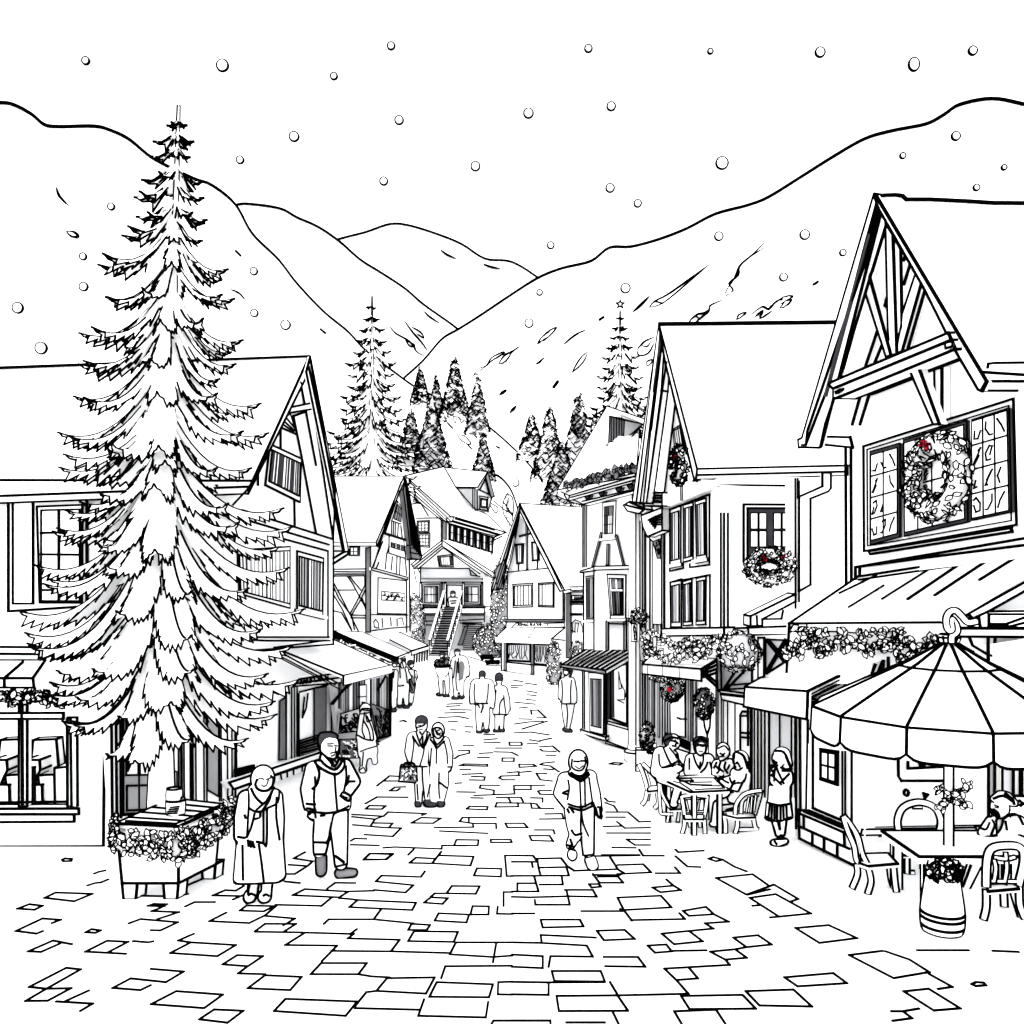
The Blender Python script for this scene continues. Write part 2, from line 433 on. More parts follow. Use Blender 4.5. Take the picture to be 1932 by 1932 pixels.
# ================================================================ FIRS
def bough(m,apex,az,R,drop,width,teeth,w,rnd,spine,tipup=.12,rw=1.0):
    ca,sa=math.cos(az),math.sin(az); n=teeth
    sp=[];Le=[];Re=[]
    side=Vector((-sa,ca,0))
    for i in range(n+1):
        s=i/n
        r=R*s; z=-drop*(1-(1-s)**2.3)+tipup*R*s**3
        c=apex+Vector((ca*r,sa*r,z)); sp.append(c)
        ww=width*(s**.55)*(1-s**2.6)*rw+.008
        hang=ww*.75
        for E,sg in ((Le,1),(Re,-1)):
            j=1+(.0 if i==n else rnd.uniform(-.18,.18))
            e0=c+side*sg*ww*j*.78+Vector((ca*-.02,sa*-.02,-hang*.65))
            E.append(e0)
    # jagged boundary: each tooth adds an outward point
    def jag(E,sg):
        out=[E[0]]
        for i in range(n):
            a,b=E[i],E[i+1]; L=(b-a).length
            tip=a.lerp(b,.62)+Vector((ca,sa,0))*L*rnd.uniform(.2,.6)+side*sg*L*.2+Vector((0,0,-L*rnd.uniform(.25,.75)))
            if i==n-1: tip=a.lerp(b,.6)+Vector((0,0,-L*.12))
            out.append(tip); out.append(b if i==n-1 else b.lerp(a,.1)+Vector((0,0,L*.1)))
        return out
    JL=jag(Le,1);JR=jag(Re,-1)
    V=sp+JL+JR; Fc=[]; o1=len(sp); o2=o1+len(JL)
    for i in range(n):
        a=o1+2*i; Fc.append((i,a,a+1,a+2,i+1)); a=o2+2*i; Fc.append((i+1,a+2,a+1,a,i))
    m.add(V,Fc,'paper')
    k0=max(1,int(len(JL)*rnd.uniform(.18,.42)))
    m.line(JL[k0:],w*.85,corner=60);m.line(JR[k0:],w*.85,corner=60)
    if spine: m.line(sp[(1 if spine>1 else 3):],w*1.1)
    m.line([JL[-1],sp[-1],JR[-1]],w)
def fir(name,label,top,basez,d,tiers,w,teeth=9,nb=9,dropk=.55,widthk=.3,trunk_w=.0,seed=1,trunk=None,group=None,topstar=False):
    "tiers: (v_tip, uL, uR, u_axis)"
    rnd=random.Random(seed); base=P(tiers[-1][3],HZ,d); base.z=basez
    t=thing(name,label,'fir tree',base,group)
    s=d/F
    m=MB(); tp=P(top[0],top[1],d); bx=Vector((base.x,d,basez))
    if trunk: (ua,va,ra),(ub,vb,rb)=trunk; a=P(ua,va,d);b=P(ub,vb,d);b.z=basez if vb is None else b.z
    else: a=tp;b=bx;ra=.5;rb=12
    m.rod([tp,a],[.015,ra*s],w=w*.9) if trunk else None
    m.rod([a,b] if trunk else [tp,bx],[ra*s,rb*s],w=w)
    m.build('trunk',t)
    m=MB()
    for i,(vt,uL,uR,ux) in enumerate(tiers):
        RL=(ux-uL)*s; RR=(uR-ux)*s; R0=(RL+RR)/2
        drop=R0*dropk*rnd.uniform(.9,1.1)
        ap=P(ux,vt,d)+Vector((0,0,drop-.1*R0))
        k=max(1,int(round(nb*(.1+.9*i/len(tiers)))))
        azs=[0,math.pi]+[-math.pi*(j+.5+rnd.uniform(-.3,.3))/k for j in range(k)]+([math.pi*(j+.5+rnd.uniform(-.3,.3))/2 for j in range(2)] if i%2 else [])
        for q,az in enumerate(azs):
            c=math.cos(az); R=(RL if c<0 else RR)*(1 if q<2 else (abs(c)*.92+(1-abs(c))*.86)); 
            if q>=2: R*=rnd.uniform(.85,1.0)
            tt=max(3,int(R0/(teeth*s)))
            bough(m,ap+Vector((0,0,rnd.uniform(-.05,.05)*R0)),az,R,drop*(1 if q<2 else rnd.uniform(.9,1.2)),R*widthk*rnd.uniform(.9,1.2)+.02,tt,w,rnd,2 if q<2 else (1 if abs(c)>.5 else 0))
    m.build('crown',t)
    return t
tiers=[]
tl=zP("316,236 290,268 283,303 268,336 254,370 258,420 231,462 186,520 200,548 150,618 150,692 140,768 110,838 112,882 125,965 100,1000 66,1062 35,1165 52,1222 95,1285 118,1350")
tr=zP("352,238 365,268 358,290 382,350 384,380 390,408 381,440 430,494 442,572 458,655 445,695 492,748 506,822 474,884 535,945 552,1015 545,1090 575,1165 552,1218 566,1290 522,1368")
for (a,b),(c,e) in zip(tl,tr):
    vv=(b+e)/2; tiers.append((vv,a,c,337-(vv-200)*.035))
fir('fir_tree','tallest snow-white fir tree with drooping jagged boughs behind the garlanded planter',(337,200),0,12.9,tiers,3.5,teeth=17,nb=6,dropk=.85,widthk=.24,seed=5,trunk=((306,1270,15),(303,1655,30)))
def simple_tiers(top,bot,hw,axis,n,p=.9,rs=1):
    r=random.Random(rs); out=[]
    for i in range(n):
        f=(i+.7)/n; v=top+(bot-top)*f; h=hw*f**p*r.uniform(.85,1.1)
        out.append((v,axis-h*r.uniform(.9,1.1),axis+h*r.uniform(.9,1.1),axis))
    return out
fir('fir_tree','tall snowy fir behind the half-timbered house left of the street centre',(702,560),0,48,simple_tiers(566,925,98,701,17,.78,2),2.7,teeth=11,nb=3,dropk=.62,widthk=.26,seed=8)
fir('fir_tree','snowy fir topped by a small star behind the bay tower house',(1170,588),0,50,simple_tiers(588,810,66,1170,12,.78,3),2.7,teeth=11,nb=3,dropk=.62,widthk=.26,seed=9)
m=MB(); c=P(1170,574,50); s=50/F
q=[c+Vector((math.sin(k*math.pi/5)*(8 if k%2==0 else 3.5)*s,0,math.cos(k*math.pi/5)*(8 if k%2==0 else 3.5)*s)) for k in range(10)]
m.prism(q,(0,.1,0),'paper',2.8); solo(m,'tree_star','small five-pointed star on top of the right fir','star',c)
# dense far conifers
def conifer(u,vt,vb,hw,d,label,fill='pale',n=150,seed=0,w=2.0):
    r=random.Random(seed); s=d/F; top=P(u,vt,d); bot=P(u,vb,d); H=top.z-bot.z; R=hw*s
    t=thing('conifer',label,'conifer',(bot.x,d,bot.z),'small dark conifers on the slopes')
    m=MB(); m.rod([bot+Vector((0,0,-.4)),bot+Vector((0,0,.3*H))],R*.08,w=w); m.build('trunk',t)
    m=MB(); nt_=9; seg=14; V=[];Fc=[]
    V.append(top)
    for i in range(nt_):
        for half in (0,1):
            f=(i+(.95 if half==0 else .7 if i<nt_-1 else 1.0))/nt_
            rr=R*f*(1 if half==0 else .72)
            for k in range(seg):
                a=2*math.pi*(k+.5*(i%2))/seg; j=r.uniform(.82,1.12) if half==0 else 1
                V.append(Vector((top.x+rr*j*math.cos(a), d+rr*j*math.sin(a), top.z-H*(f+ (r.uniform(-.01,.02) if half==0 else 0)))))
    for k in range(seg): Fc.append((0,1+k,1+(k+1)%seg))
    for i in range(nt_*2-1):
        for k in range(seg): l=(k+1)%seg; Fc.append((1+i*seg+k,1+(i+1)*seg+k,1+(i+1)*seg+l,1+i*seg+l))
    m.add(V,Fc,fill)
    for i in range(n):
        f=r.random()**.6; a=r.uniform(0,2*math.pi); rr=R*f*r.uniform(.96,1.1)
        c=Vector((top.x+rr*math.cos(a),d+rr*math.sin(a),top.z-H*f)); L=R*r.uniform(.12,.3)
        tdir=Vector((-math.sin(a),math.cos(a),0)); e=Vector((math.cos(a),math.sin(a),0))
        k=r.choice([-1,1])
        p=[c, c+tdir*k*L*.6+e*L*.25+Vector((0,0,-L*.5)), c+tdir*k*L+e*L*.1+Vector((0,0,-L*r.uniform(.2,1.2)))]
        m.line(p,w*r.uniform(.8,1.5),corner=120)
    m.build('crown',t)
cs=[(793,690,765,20,150,'left of the cluster above the hill crest'),(823,705,790,17,140,'second in the cluster on the hill crest'),(858,672,790,30,135,'tallest in the cluster on the hill crest'),(901,705,818,24,130,'right of the cluster on the hill crest'),
 (775,768,860,26,98,'left one below the hill crest beside the tall fir'),(815,745,885,36,95,'broad dark one below the hill crest'),(912,815,905,24,92,'standing behind the chalet dormer'),
 (1003,778,865,28,125,'leftmost of the right-hand wood'),(1037,762,900,34,120,'bushy one left of the pointed conifer'),(1092,730,905,36,110,'tall pointed one left of the bay tower roof'),(1060,830,950,38,95,'lowest one between the roofs right of centre')]
for i,(u,a,b,h,d,t) in enumerate(cs):
    conifer(u,a,b,h,d,'small dense conifer, '+t,'pale' if i not in (0,2,7,8) else 'paper',300 if h<30 else 460,seed=i,w=1.7)
# ================================================================ STREET PAVING LINES
zN=Z(0,1700,1024); zO=Z(1024,1700,1024); zQ=Z(700,1350,600)
m=MB(); m.poly([(-12,2,.006),(12,2,.006),(12,70,.006),(-12,70,.006)],'paper')
def st(z,s,w=4.2):
    for l in s.split('|'):
        q=z(l.strip()); m.line([G(u,v,.01) for u,v in q],w)
st(zN,"235,38 245,33 270,35 268,43 240,44 235,38|357,90 372,84 396,79|331,135 360,126 380,124 407,113|168,182 210,162 348,167 280,195 168,182|66,223 110,206 160,212 130,227 66,223|197,277 229,265 160,260 60,307 138,317 160,308|323,312 345,300 380,305 360,314 323,312|106,384 200,343 270,357|106,384 155,386 225,355|322,385 404,344 483,348 410,386|322,385 474,393|503,345 560,350 577,346|110,518 250,446 304,452 175,525 110,518|175,525 268,523 180,570 96,571 175,525|213,573 350,581 304,608|250,570 334,532|570,450 693,460 626,500 493,486 425,522 530,530 567,512|570,583 665,534 841,547 770,598 570,583|752,640 808,603 918,608 858,653 752,640|1034,609 1077,563 1348,573 1304,627 1034,609|1340,598 1583,604|1340,590 1382,538 1420,533 1460,485 1640,482 1607,543 1420,533|1578,627 1600,565|1578,627 1833,633 1842,575|1620,555 1648,500 1860,508 1845,557 1620,555|1932,547 1878,546 1880,500 1932,498|1665,484 1680,440 1932,438|1855,657 1862,645 1932,645|1172,470 1212,428 1384,428 1352,470 1172,470|1352,470 1400,478 1470,482|1076,360 1272,362 1215,420|1076,360 1145,317|965,310 1120,312 1322,318 1346,300|1312,335 1335,318|1312,335 1508,340 1476,382|1250,382 1480,384 1697,390|1697,395 1720,350 1932,350|1697,395 1860,405 1932,400|1872,355 1860,425|1540,345 1562,308 1728,310 1712,348 1540,345|1540,303 1553,280 1623,284 1610,303 1540,303|1222,280 1240,263 1410,263 1560,278|1410,263 1437,226|1318,217 1350,190 1570,200 1555,228 1318,217|1105,172 1150,149 1310,158 1410,155|1105,172 1280,180 1312,160|1280,183 1318,186 1350,190|1212,213 1250,182|1040,208 1212,212|1418,120 1440,98 1588,103 1603,82|1418,120 1560,134 1530,162 1412,152|1236,146 1265,125 1340,126|905,230 930,211 1035,213 995,233 905,230|790,270 853,238|790,270 940,277 1000,248 1045,210|1000,250 1113,260 1070,285|962,308 1000,280 1117,280 1070,310|672,343 730,318|672,343 720,350 890,360 820,402 642,390 720,350|840,433 895,398 992,402 935,440 840,433|898,467 935,440|898,467 1000,470|935,523 1000,474 1138,480 1095,530 935,523|487,278 530,262 671,274 605,305 570,304|595,262 675,236 572,232|572,232 600,222 630,206 580,205 558,212 620,214|700,214 735,198 810,198|505,180 520,174 620,176|703,136 760,112 800,88|803,173 850,153 890,155 918,138|803,173 900,175|880,188 925,168|685,172 708,167|1078,92 1112,92 1160,62 1090,57|1108,33 1150,10|1108,33 1180,44 1160,62|1075,120 1130,126|1372,38 1395,15 1483,15 1455,37 1372,38|1545,50 1570,30 1640,34|1545,50 1630,52 1665,8|1660,22 1787,26 1775,60 1635,52|1788,98 1800,70 1892,72 1890,102 1788,98|1600,200 1625,180 1690,183 1670,205 1600,200|1625,178 1640,165 1685,165|1685,165 1705,137 1810,138 1795,167 1685,165|1640,268 1655,240 1770,245 1760,275 1640,268|1775,245 1783,213 1845,214 1843,245 1775,245|1878,215 1875,242 1932,243|1905,22 1932,22|1905,22 1912,100 1932,100|1900,160 1900,212|1900,160 1932,160")
st(zO,"108,264 256,264 270,290 116,294 108,264|108,322 112,350|108,322 316,332|262,232 415,232 408,224|0,350 110,352 282,362 305,404 145,402 138,442|0,396 116,402 116,447 0,442|0,499 138,501 138,548 0,546|138,501 350,500|150,458 335,458 350,498 160,496 150,458|0,241 84,241|86,190 88,208 218,208 205,152|0,178 68,180 212,176|200,152 305,152 320,178 212,176|20,158 20,127 84,127|84,102 100,158 0,158|105,132 192,132 188,103|0,99 215,98 205,66 100,68 108,98|100,68 95,34 185,32 208,62 235,80 395,74|0,22 80,23 95,46 0,46|75,50 78,66|305,95 405,96 420,88|305,92 330,125 420,125 400,102 325,102|290,130 300,143 336,140 328,130 290,130|398,92 525,86 495,55 400,58|370,28 400,75 425,90|340,20 480,20|480,0 495,23 572,23|617,0 628,10 722,4|617,25 662,64 710,66|543,89 635,89 615,67|530,143 560,161 638,153 610,136 530,143|583,113 612,138|398,181 562,174 602,218 422,228 398,181|422,228 452,268 450,266 653,262 632,240|645,231 732,216 762,244 668,250 645,231|762,244 818,272 728,278 760,298 565,317 612,357 720,346 672,310|512,362 582,358 603,384 540,389 512,362|603,382 733,380|748,385 842,376 886,408 805,415 748,385|842,376 885,368 980,358 928,323 835,332 885,368|805,415 822,435 575,449 620,492 702,486 668,446|620,492 666,544 400,550|370,500 400,550|346,405 475,405 503,442 352,440|320,306 425,303 463,337 347,342 320,306|168,552 398,550 438,608 177,609 168,552|638,552 870,548 920,600 670,602 638,552|882,534 1062,528 1132,592 934,588 882,534|612,610 770,604 805,657|612,610 640,657|380,612 402,657|0,645 145,645 145,657|205,652 350,652|1028,482 1212,466 1264,504 1078,516 1028,482|1070,296 1195,285 1302,334 1160,352 1070,296|770,107 908,93 972,138 885,170 770,107|972,138 988,132 1080,186 1055,195|972,150 890,170|897,182 995,168 1128,241 1008,253 897,182|908,212 932,210|975,256 1008,253|742,35 760,28 795,38 770,44 742,35|795,38 840,65 885,82|1272,398 1398,382|1410,384 1500,415 1575,462 1440,485 1272,398|1575,470 1662,518 1608,526|1478,535 1572,525 1692,599 1592,607 1478,535|1437,646 1510,636 1475,610 1535,600|1432,610 1475,610|1735,508 1750,500 1780,502 1788,512 1750,515 1735,508|1530,380 1722,380|1815,382 1910,386",4.4)
st(zQ,"100,830 175,788 370,790|100,865 125,843 230,845 205,866 100,865|15,900 215,912 245,885 490,895 465,905|15,915 150,930|135,970 160,932 210,912|20,967 220,985 330,988 275,1042 95,1030|150,955 275,957 250,985|395,955 460,920 585,925 535,957 395,955|5,1095 185,1100|5,1070 30,1055 105,1057|215,1115 290,1110 590,1122 592,1100 740,1102|375,1160 410,1125|672,1095 685,1063 828,1065 822,1100 680,1100|90,1190 130,1152 275,1157 235,1190 90,1190|545,985 795,982 790,958 705,945 725,920 940,920|765,945 765,920|580,1007 885,1022|790,958 940,958 942,990|905,1062 1035,1062 1042,1080 908,1080 905,1062|1000,957 1120,957 1145,985 1015,985 1000,957|1190,1000 1310,1000 1318,1025|1155,1037 1285,1037 1310,1075|1155,1037 1170,1068 1300,1072|1220,930 1375,928 1365,895 1258,897|750,865 770,848 887,850 882,870 750,865|935,852 1085,850 1080,825|935,852 945,825 1165,828|945,792 1020,792 1035,823|1020,790 1100,790 1115,818|1165,793 1240,795 1240,820|1165,828 1200,832 1225,862|1165,828 1170,860 1310,862|690,755 805,757|780,793 855,795|800,778 1060,768 1055,715 1250,712|925,770 928,745 835,730 840,712 960,713|1055,740 1165,740 1165,715|770,678 865,680 868,658 785,655|725,642 850,637|960,665 975,653 1092,650|960,665 985,677 1058,677|1085,648 1088,630 1165,622|1015,632 1085,625|1200,635 1265,637|1200,635 1225,677 1300,685|1210,750 1230,745 1295,745|1210,750 1225,770 1305,772|675,540 700,522 770,505 768,488 700,490|705,585 735,575 885,578 885,590 705,585|710,610 775,610|730,458 795,458|835,507 915,503|823,535 895,533|930,497 1040,500 1080,520|940,473 1105,473|980,537 1057,537 1055,558 980,558 980,537|1088,577 1180,578 1200,590 1092,597 1088,577|1025,435 1100,435 1108,445 1105,455 1028,455 1025,435|865,435 965,437|865,420 945,413|865,385 930,387|1145,445 1205,445|1158,420 1220,430|1225,425 1295,410|1225,465 1305,460 1350,498|1225,480 1240,492 1325,495|1265,522 1322,522|1225,580 1240,570 1315,562|1225,580 1290,588 1345,625|1250,607 1305,612|1060,375 1165,370 1280,388|1110,350 1270,300|1060,318 1150,305 1240,300|1165,230 1210,228 1262,278 1205,278|1165,230 1170,255|1090,285 1168,287|745,335 790,337|745,368 775,370|655,355 680,357|635,303 690,301|610,247 740,243|625,205 705,200|570,277 700,270 760,282|630,190 720,185|650,225 780,228|1050,35 1110,45|1040,70 1110,72|1130,55 1200,65|1040,82 1080,85|1140,105 1200,115|1145,130 1195,135|1065,178 1190,190|1090,215 1140,210|1140,160 1190,165|680,700 715,697|325,300 345,295 360,303|1670,575 1700,566 1755,570 1735,582 1670,575|1640,795 1660,815 1705,820|1645,825 1700,845 1720,875|1650,885 1790,885 1862,948 1932,945|1650,918 1770,918|1635,978 1745,975|1720,948 1770,988 1932,985|1655,1020 1932,1020|1780,1060 1932,1062|1780,1060 1835,1097 1932,1097|1690,1113 1840,1115|1570,1168 1865,1165|175,715 255,652 310,655|215,685 310,685|255,748 290,725 355,722|255,748 300,748 320,735",3.9)
pv=m.build('street_paving'); pv['kind']='structure'
DS[0]=True
# ================================================================ LEFT CORNER HOUSE
H1=thing('timbered_house','large white corner house at far left with steep gable and shutters behind the tall fir','house',P(205,HZ,14.1)-Vector((0,0,4.4)))
S1=Pl(441,14.1,626,19.0); S0=Pl(205,14.1,736,23.6); FR=Pl(0,14.1,200,14.1)
m=MB()
q=S1.ps([(441,1203),(441,955),(578,700),(629,1017),(626,1208)]); m.prism(q,(-9,0,0),'paper',0)
strokes(m,S1,[zA("1290,935 1340,940 1840,1100 1840,1680"),zA("1310,945 1350,990 1815,1130"),zA("1500,1080 1810,1165 1810,1640"),zA("1390,1640 1525,1640 1815,1640"),zA("1380,1655 1480,1660 1818,1660"),zA("1385,1715 1835,1680")],4.5,.012)
strokes(m,FR,[zP("-60,932 118,928"),zP("-60,920 150,916")],4.5,.02)
m.build('upper_wall',H1)
m=MB()
A=P(205,HZ,14.1); B=P(736,HZ,23.6)
for v in (A,B): v.z=0
# front slab pieces with a real window opening, side wall, inner wall
def fp(a,th=.3,w=0): m.prism(FR.ps(a,0),(0,th,0),'paper',w)
fp(zP("137,1605 205,1597 205,1200 137,1200")); fp(zP("-200,1597 137,1597 137,1530 -200,1530")); fp(zP("-200,1300 137,1300 137,1200 -200,1200"))
m.prism(S0.ps([(205,1597),(205,1200),(560,1206),(628,1216),(736,1262),(736,1387)],0),(-.3,.2,0),'paper',0)
m.prism([Vector((-12,16.6,0)),Vector((-5.9,16.6,0)),Vector((-3.6,23.6,0)),Vector((-12,23.6,0))],(0,0,2.2),'paper',0)
m.line(FR.ps(zP("-60,1598 195,1597"),.02),4.5); m.line(FR.ps(zP("195,1597 197,1355"),.02),4.5); m.line([G(205,1597,.02),G(232,1580,.02)],4)
m.line(FR.ps(zP("-60,1220 60,1221"),.02),4.5); m.line(FR.ps(zP("-60,1233 70,1234"),.02),4.5); m.line(FR.ps(zP("-60,1246 62,1246"),.02),4.5)
m.build('shop_wall',H1)
# shop window frame in the front wall
m=MB()
slab(m,FR,zB("375,510 425,510 428,1010 375,1000"),.05,.12); slab(m,FR,zB("-80,1015 435,1013 435,1043 -80,1043"),.16,.2,w=4.5); slab(m,FR,zB("-80,1045 410,1045 410,1085 -80,1088"),.08,.12,w=4.5)
slab(m,FR,zB("105,400 150,400 150,1000 105,1000"),.05,.12); strokes(m,FR,[zB("122,400 125,1000")],5,.06)
slab(m,FR,zB("-80,487 350,485 350,518 -80,518"),.07,.1,w=4.5); strokes(m,FR,[zB("-80,980 370,975"),zB("370,520 372,995"),zB("390,520 395,1000"),zB("20,290 160,290")],4,.06)
m.build('window',H1)
m=MB() # upstairs window
slab(m,FR,zA("48,885 480,875 480,1470 48,1497"),.05,.08,w=5)
slab(m,FR,zA("72,895 182,893 182,1455 72,1455"),.07,.04,w=4); slab(m,FR,zA("205,920 455,910 450,1450 220,1450"),.09,.05,w=4); slab(m,FR,zA("228,940 440,935 440,1440 228,1440"),.10,.02,w=3.5)
strokes(m,FR,[zA("325,940 325,1440"),zA("228,1065 440,1060"),zA("228,1183 440,1185"),zA("228,1380 440,1380")],4.5,.11)
m.build('window',H1)
m=MB()
# door side of shop, recessed under the fir
slab(m,S0,zB("575,550 1300,560 1300,1040 610,1110"),.02,.05,w=0)
for a in ("615,520 620,1090","640,520 645,1085","665,510 668,1060"): strokes(m,S0,[zB(a)],4.5,.03)
for x in (985,1000,1015,1050,1062,1080,1125,1140,1210,1220,1255,1280,1305): strokes(m,S0,[zB(f"{x},480 {x+3},970")],2.8 if x not in (1062,1000) else 4,.04)
slab(m,S0,zB("1145,480 1205,540 1205,945 1145,910"),.05,.02,'grey',w=3)
slab(m,S0,zB("940,800 975,810 975,960 940,880"),.05,.02,'pale',w=3)
strokes(m,S0,[zB("1255,1035 1300,1030 1305,550")],4,.05)
m.build('shopfront_posts',H1)
window(H1,S0,zB("672,440 850,450 850,1040 672,1050"),2,1,4,ins=.03,fr='paper',pane='grey',door=True,off=.06,bars=[(.08,.45,'paper',.06,.22),(.52,.95,'paper',.06,.22),(.08,.45,'paper',.26,.44),(.52,.95,'paper',.26,.44),(.08,.45,'paper',.48,.64),(.52,.95,'paper',.48,.64)],
  extra=lambda mb,up:[mb.line(sub(up,*a),4,closed=True) for a in ((.08,.06,.45,.22),(.52,.06,.95,.22),(.08,.26,.45,.44),(.52,.26,.95,.44),(.08,.48,.45,.64),(.52,.48,.95,.64),(.1,.74,.9,.97))])
# gable details
m=MB()
slab(m,S1,zA("1600,372 1722,347 1728,380 1590,403"),.08,.08,w=4.5)
strokes(m,S1,[zA("1690,175 1735,400 1840,1095"),zA("1660,235 1745,690"),zA("1690,395 1620,420 1665,640 1745,1065"),zA("1625,890 1628,1020"),zA("1550,480 1550,600"),zA("1425,740 1425,800")],4.5,.03)
m.build('gable_timber',H1); m=MB(); slab(m,S1,zA("1600,405 1635,520 1545,480 1570,430"),.05,.03,w=4); strokes(m,S1,[zA("1570,450 1625,500"),zA("1580,430 1630,490"),zA("1560,465 1620,505")],3.5,.06)
m.build('gable_vent',H1)
window(H1,S1,zA("1490,575 1662,655 1655,895 1465,800"),2,1,4.5,ins=.06,bars=[(.03,.1,'dark'),(.14,.2,'dark'),(.24,.42,'dark'),(.56,.62,'dark'),(.66,.8,'dark'),(.84,.87,'ink'),(.9,.96,'dark')])
window(H1,S1,zA("1310,1160 1600,1140 1600,1480 1320,1400"),1,1,3.5,ins=.02,bars=vbars(16,3))
window(H1,S1,zA("1640,1165 1785,1205 1780,1525 1640,1490"),2,1,4.5,ins=.06,bars=[(.06,.12,'ink'),(.16,.24,'dark'),(.28,.4,'dark'),(.58,.64,'dark'),(.68,.8,'mid'),(.84,.92,'dark')],sill=True)
# roof: front slope and street-side slope
m=MB()
rk=[P(583,673,17.8),P(472,918,13.7)]; m.prism(rk+[P(468,931,13.9),P(588,690,17.8)],P(-300,706,17.8)-P(583,673,17.8),'paper',4.8)
m.line([P(472,918,13.7),P(440,952,13.6)],4.5); m.line([P(583,672,17.7),P(-300,705,17.7)],5.5); m.line([P(472,907,13.6),P(-300,905,13.55)],5)
m.build('roof',H1)
m=MB()
m.prism(S1.ps(zA("1712,92 1922,1165 1895,1172 1690,175"),.5),(-.04,0,0),'paper',4.5)
strokes(m,S1,[zA("1712,95 1900,1165"),zA("1705,150 1850,830 1840,1100")],4.5,.52)
strokes(m,S1,[zA("1845,1165 1895,1165"),zA("1920,1170 1925,1180 1840,1235"),zA("1895,1172 1840,1205")],4.5,.5)
m.build('bargeboard',H1)
# awning over the shopfront
def awning(par,name,A_,B_,C_,D_,drop,w=4.5,mat='paper',th=.06,extra=None):
    m=MB(); q=[Vector(x) for x in (A_,B_,C_,D_)]
    m.prism(q,(0,0,-th),mat,w)
    e=[D_,C_,C_-Vector((0,0,drop)),D_-Vector((0,0,drop))]
    n=(C_-D_).cross(Vector((0,0,1))).normalized()*.04
    m.prism(e,n,'paper',w)
    if extra: extra(m,q)
    return m.build(name,par)
aA,aB,aC,aD=P(518,1222,17),P(628,1207,20.5),P(736,1256,22),P(648,1275,17.6)
awning(H1,'awning',aA,aB,aC,aD,.17,5,extra=lambda m,q:[m.line([P(520,1226,17),P(640,1290,17.5)],4),m.line([P(525,1236,17),P(632,1292,17.5)],3.5),m.line([P(535,1245,17),P(640,1300,17.6)],3)])
# right-hand shop windows below the awning
m=MB()
for x,wd in ((1610,3.5),(1625,3),(1640,3.5),(1580,4),(1830,3.5),(1845,3.5)): strokes(m,S0,[zB(f"{x},330 {x},740")],wd,.05)
slab(m,S0,zB("1545,420 1575,400 1578,740 1540,745"),.04,.03,'mid',w=3); slab(m,S0,zB("1735,350 1800,340 1800,640 1735,640"),.04,.03,'mid',w=3)
strokes(m,S0,[zB("1655,370 1810,330"),zB("1650,380 1650,730"),zB("1700,380 1690,460 1670,510 1680,400"),zB("1300,560 1300,830")],4,.05)
for k in range(8): strokes(m,S0,[zB(f"1650,{640+k*14} 1765,{605+k*15}")],5 if k%2 else 3.5,.06+.004*k)
for k in range(7): strokes(m,S0,[zB(f"1300,{800+k*13} 1400,{775+k*11}")],5,.07)
slab(m,S0,zB("1265,870 1900,660 1900,690 1290,905"),.25,.2,w=4.5)
slab(m,S0,zB("1300,905 1900,700 1900,800 1300,1010"),.08,.1,w=4)
strokes(m,S0,[zB("1545,800 1560,880"),zB("1620,770 1622,860"),zB("1670,760 1668,840"),zB("1585,790 1588,880")],3.5,.1)
m.build('shopfront_windows',H1)
m=MB(); # sign board with lettering
sg=zL("720,90 770,30 1090,-20 1090,60 760,85"); slab(m,S0,sg,.5,.06,w=4)
xs=[790,825,855,885,915,945,975]
m.line(S0.ps(zL("715,70 1085,20"),.53),4.5);
let=["0,0 .4,-1 .8,0","0,0 0,-1 .8,0 .8,-1","0,-1 0,0 .8,0 .8,-1","0,0 0,-1 .8,-1","0,-1 0,0 .7,0","0,0 .0,-1 .7,-1 .7,0 0,0","0,0 0,-1","0,0 0,-1 .8,0 .8,-1"]
for i,l in enumerate(let):
    x0=775+i*28; y0=68-i*4.0
    strokes(m,S0,[zL([(x0+a*24,y0+b*32) for a,b in parse(l)])],3,.53)
m.build('shop_sign',H1)
# awning bottom-left of the front
awning(H1,'awning',P(-60,1246,14.1),P(62,1246,14.1),P(60,1355-1,13.3),P(-60,1355-1,13.3),.0,.1) if False else None
m=MB(); m.prism([P(-60,1246,14.0),P(85,1246,14.0),P(62,1279,13.4),P(-60,1279,13.4)],(0,0,-.03),'paper',4.2)
m.prism([P(-60,1280,13.38),P(62,1280,13.38),P(64,1297,13.38),P(-60,1297,13.38)],(0,.05,0),'paper',4); m.line([P(43,1249,13.9),P(8,1279,13.35)],4); m.line([P(8,1279,13.36),P(8,1297,13.36)],4)
m.build('awning',H1)
# ================================================================ HALF-TIMBERED HOUSE
H2=thing('half_timbered_house','narrow half-timbered house with dark gable window, second on the left side of the street','house',P(703,HZ,25)-Vector((0,0,4.4)))
G2=Pl(703,25,772,30); F2=Pl(600,25,703,25)
m=MB(); m.prism(G2.ps([(703,1330),(703,1085)]+zC("805,430 850,1190")+[(776,1300)]),(-5,0,0),'paper',0)
strokes(m,F2,[zC("255,1115 505,1112"),zC("255,1132 505,1135"),zC("255,1152 505,1152"),zC("255,1168 510,1165"),zC("400,1468 505,1470"),zC("395,1490 505,1492"),zC("300,1275 415,1275"),zC("260,975 370,975")],4.2,.02)
for a in ("370,1175 405,1225 440,1290 500,1400 520,1470","385,1172 420,1215 470,1275","500,1165 500,1240 440,1360 385,1460","515,1170 510,1260 470,1350 400,1465","258,1215 330,1350 450,1590","258,1250 300,1340 400,1480 420,1580","258,1310 330,1430 395,1575","258,1435 320,1450 400,1590","480,1340 510,1420 520,1480"): strokes(m,F2,[zC(a)],4,.03)
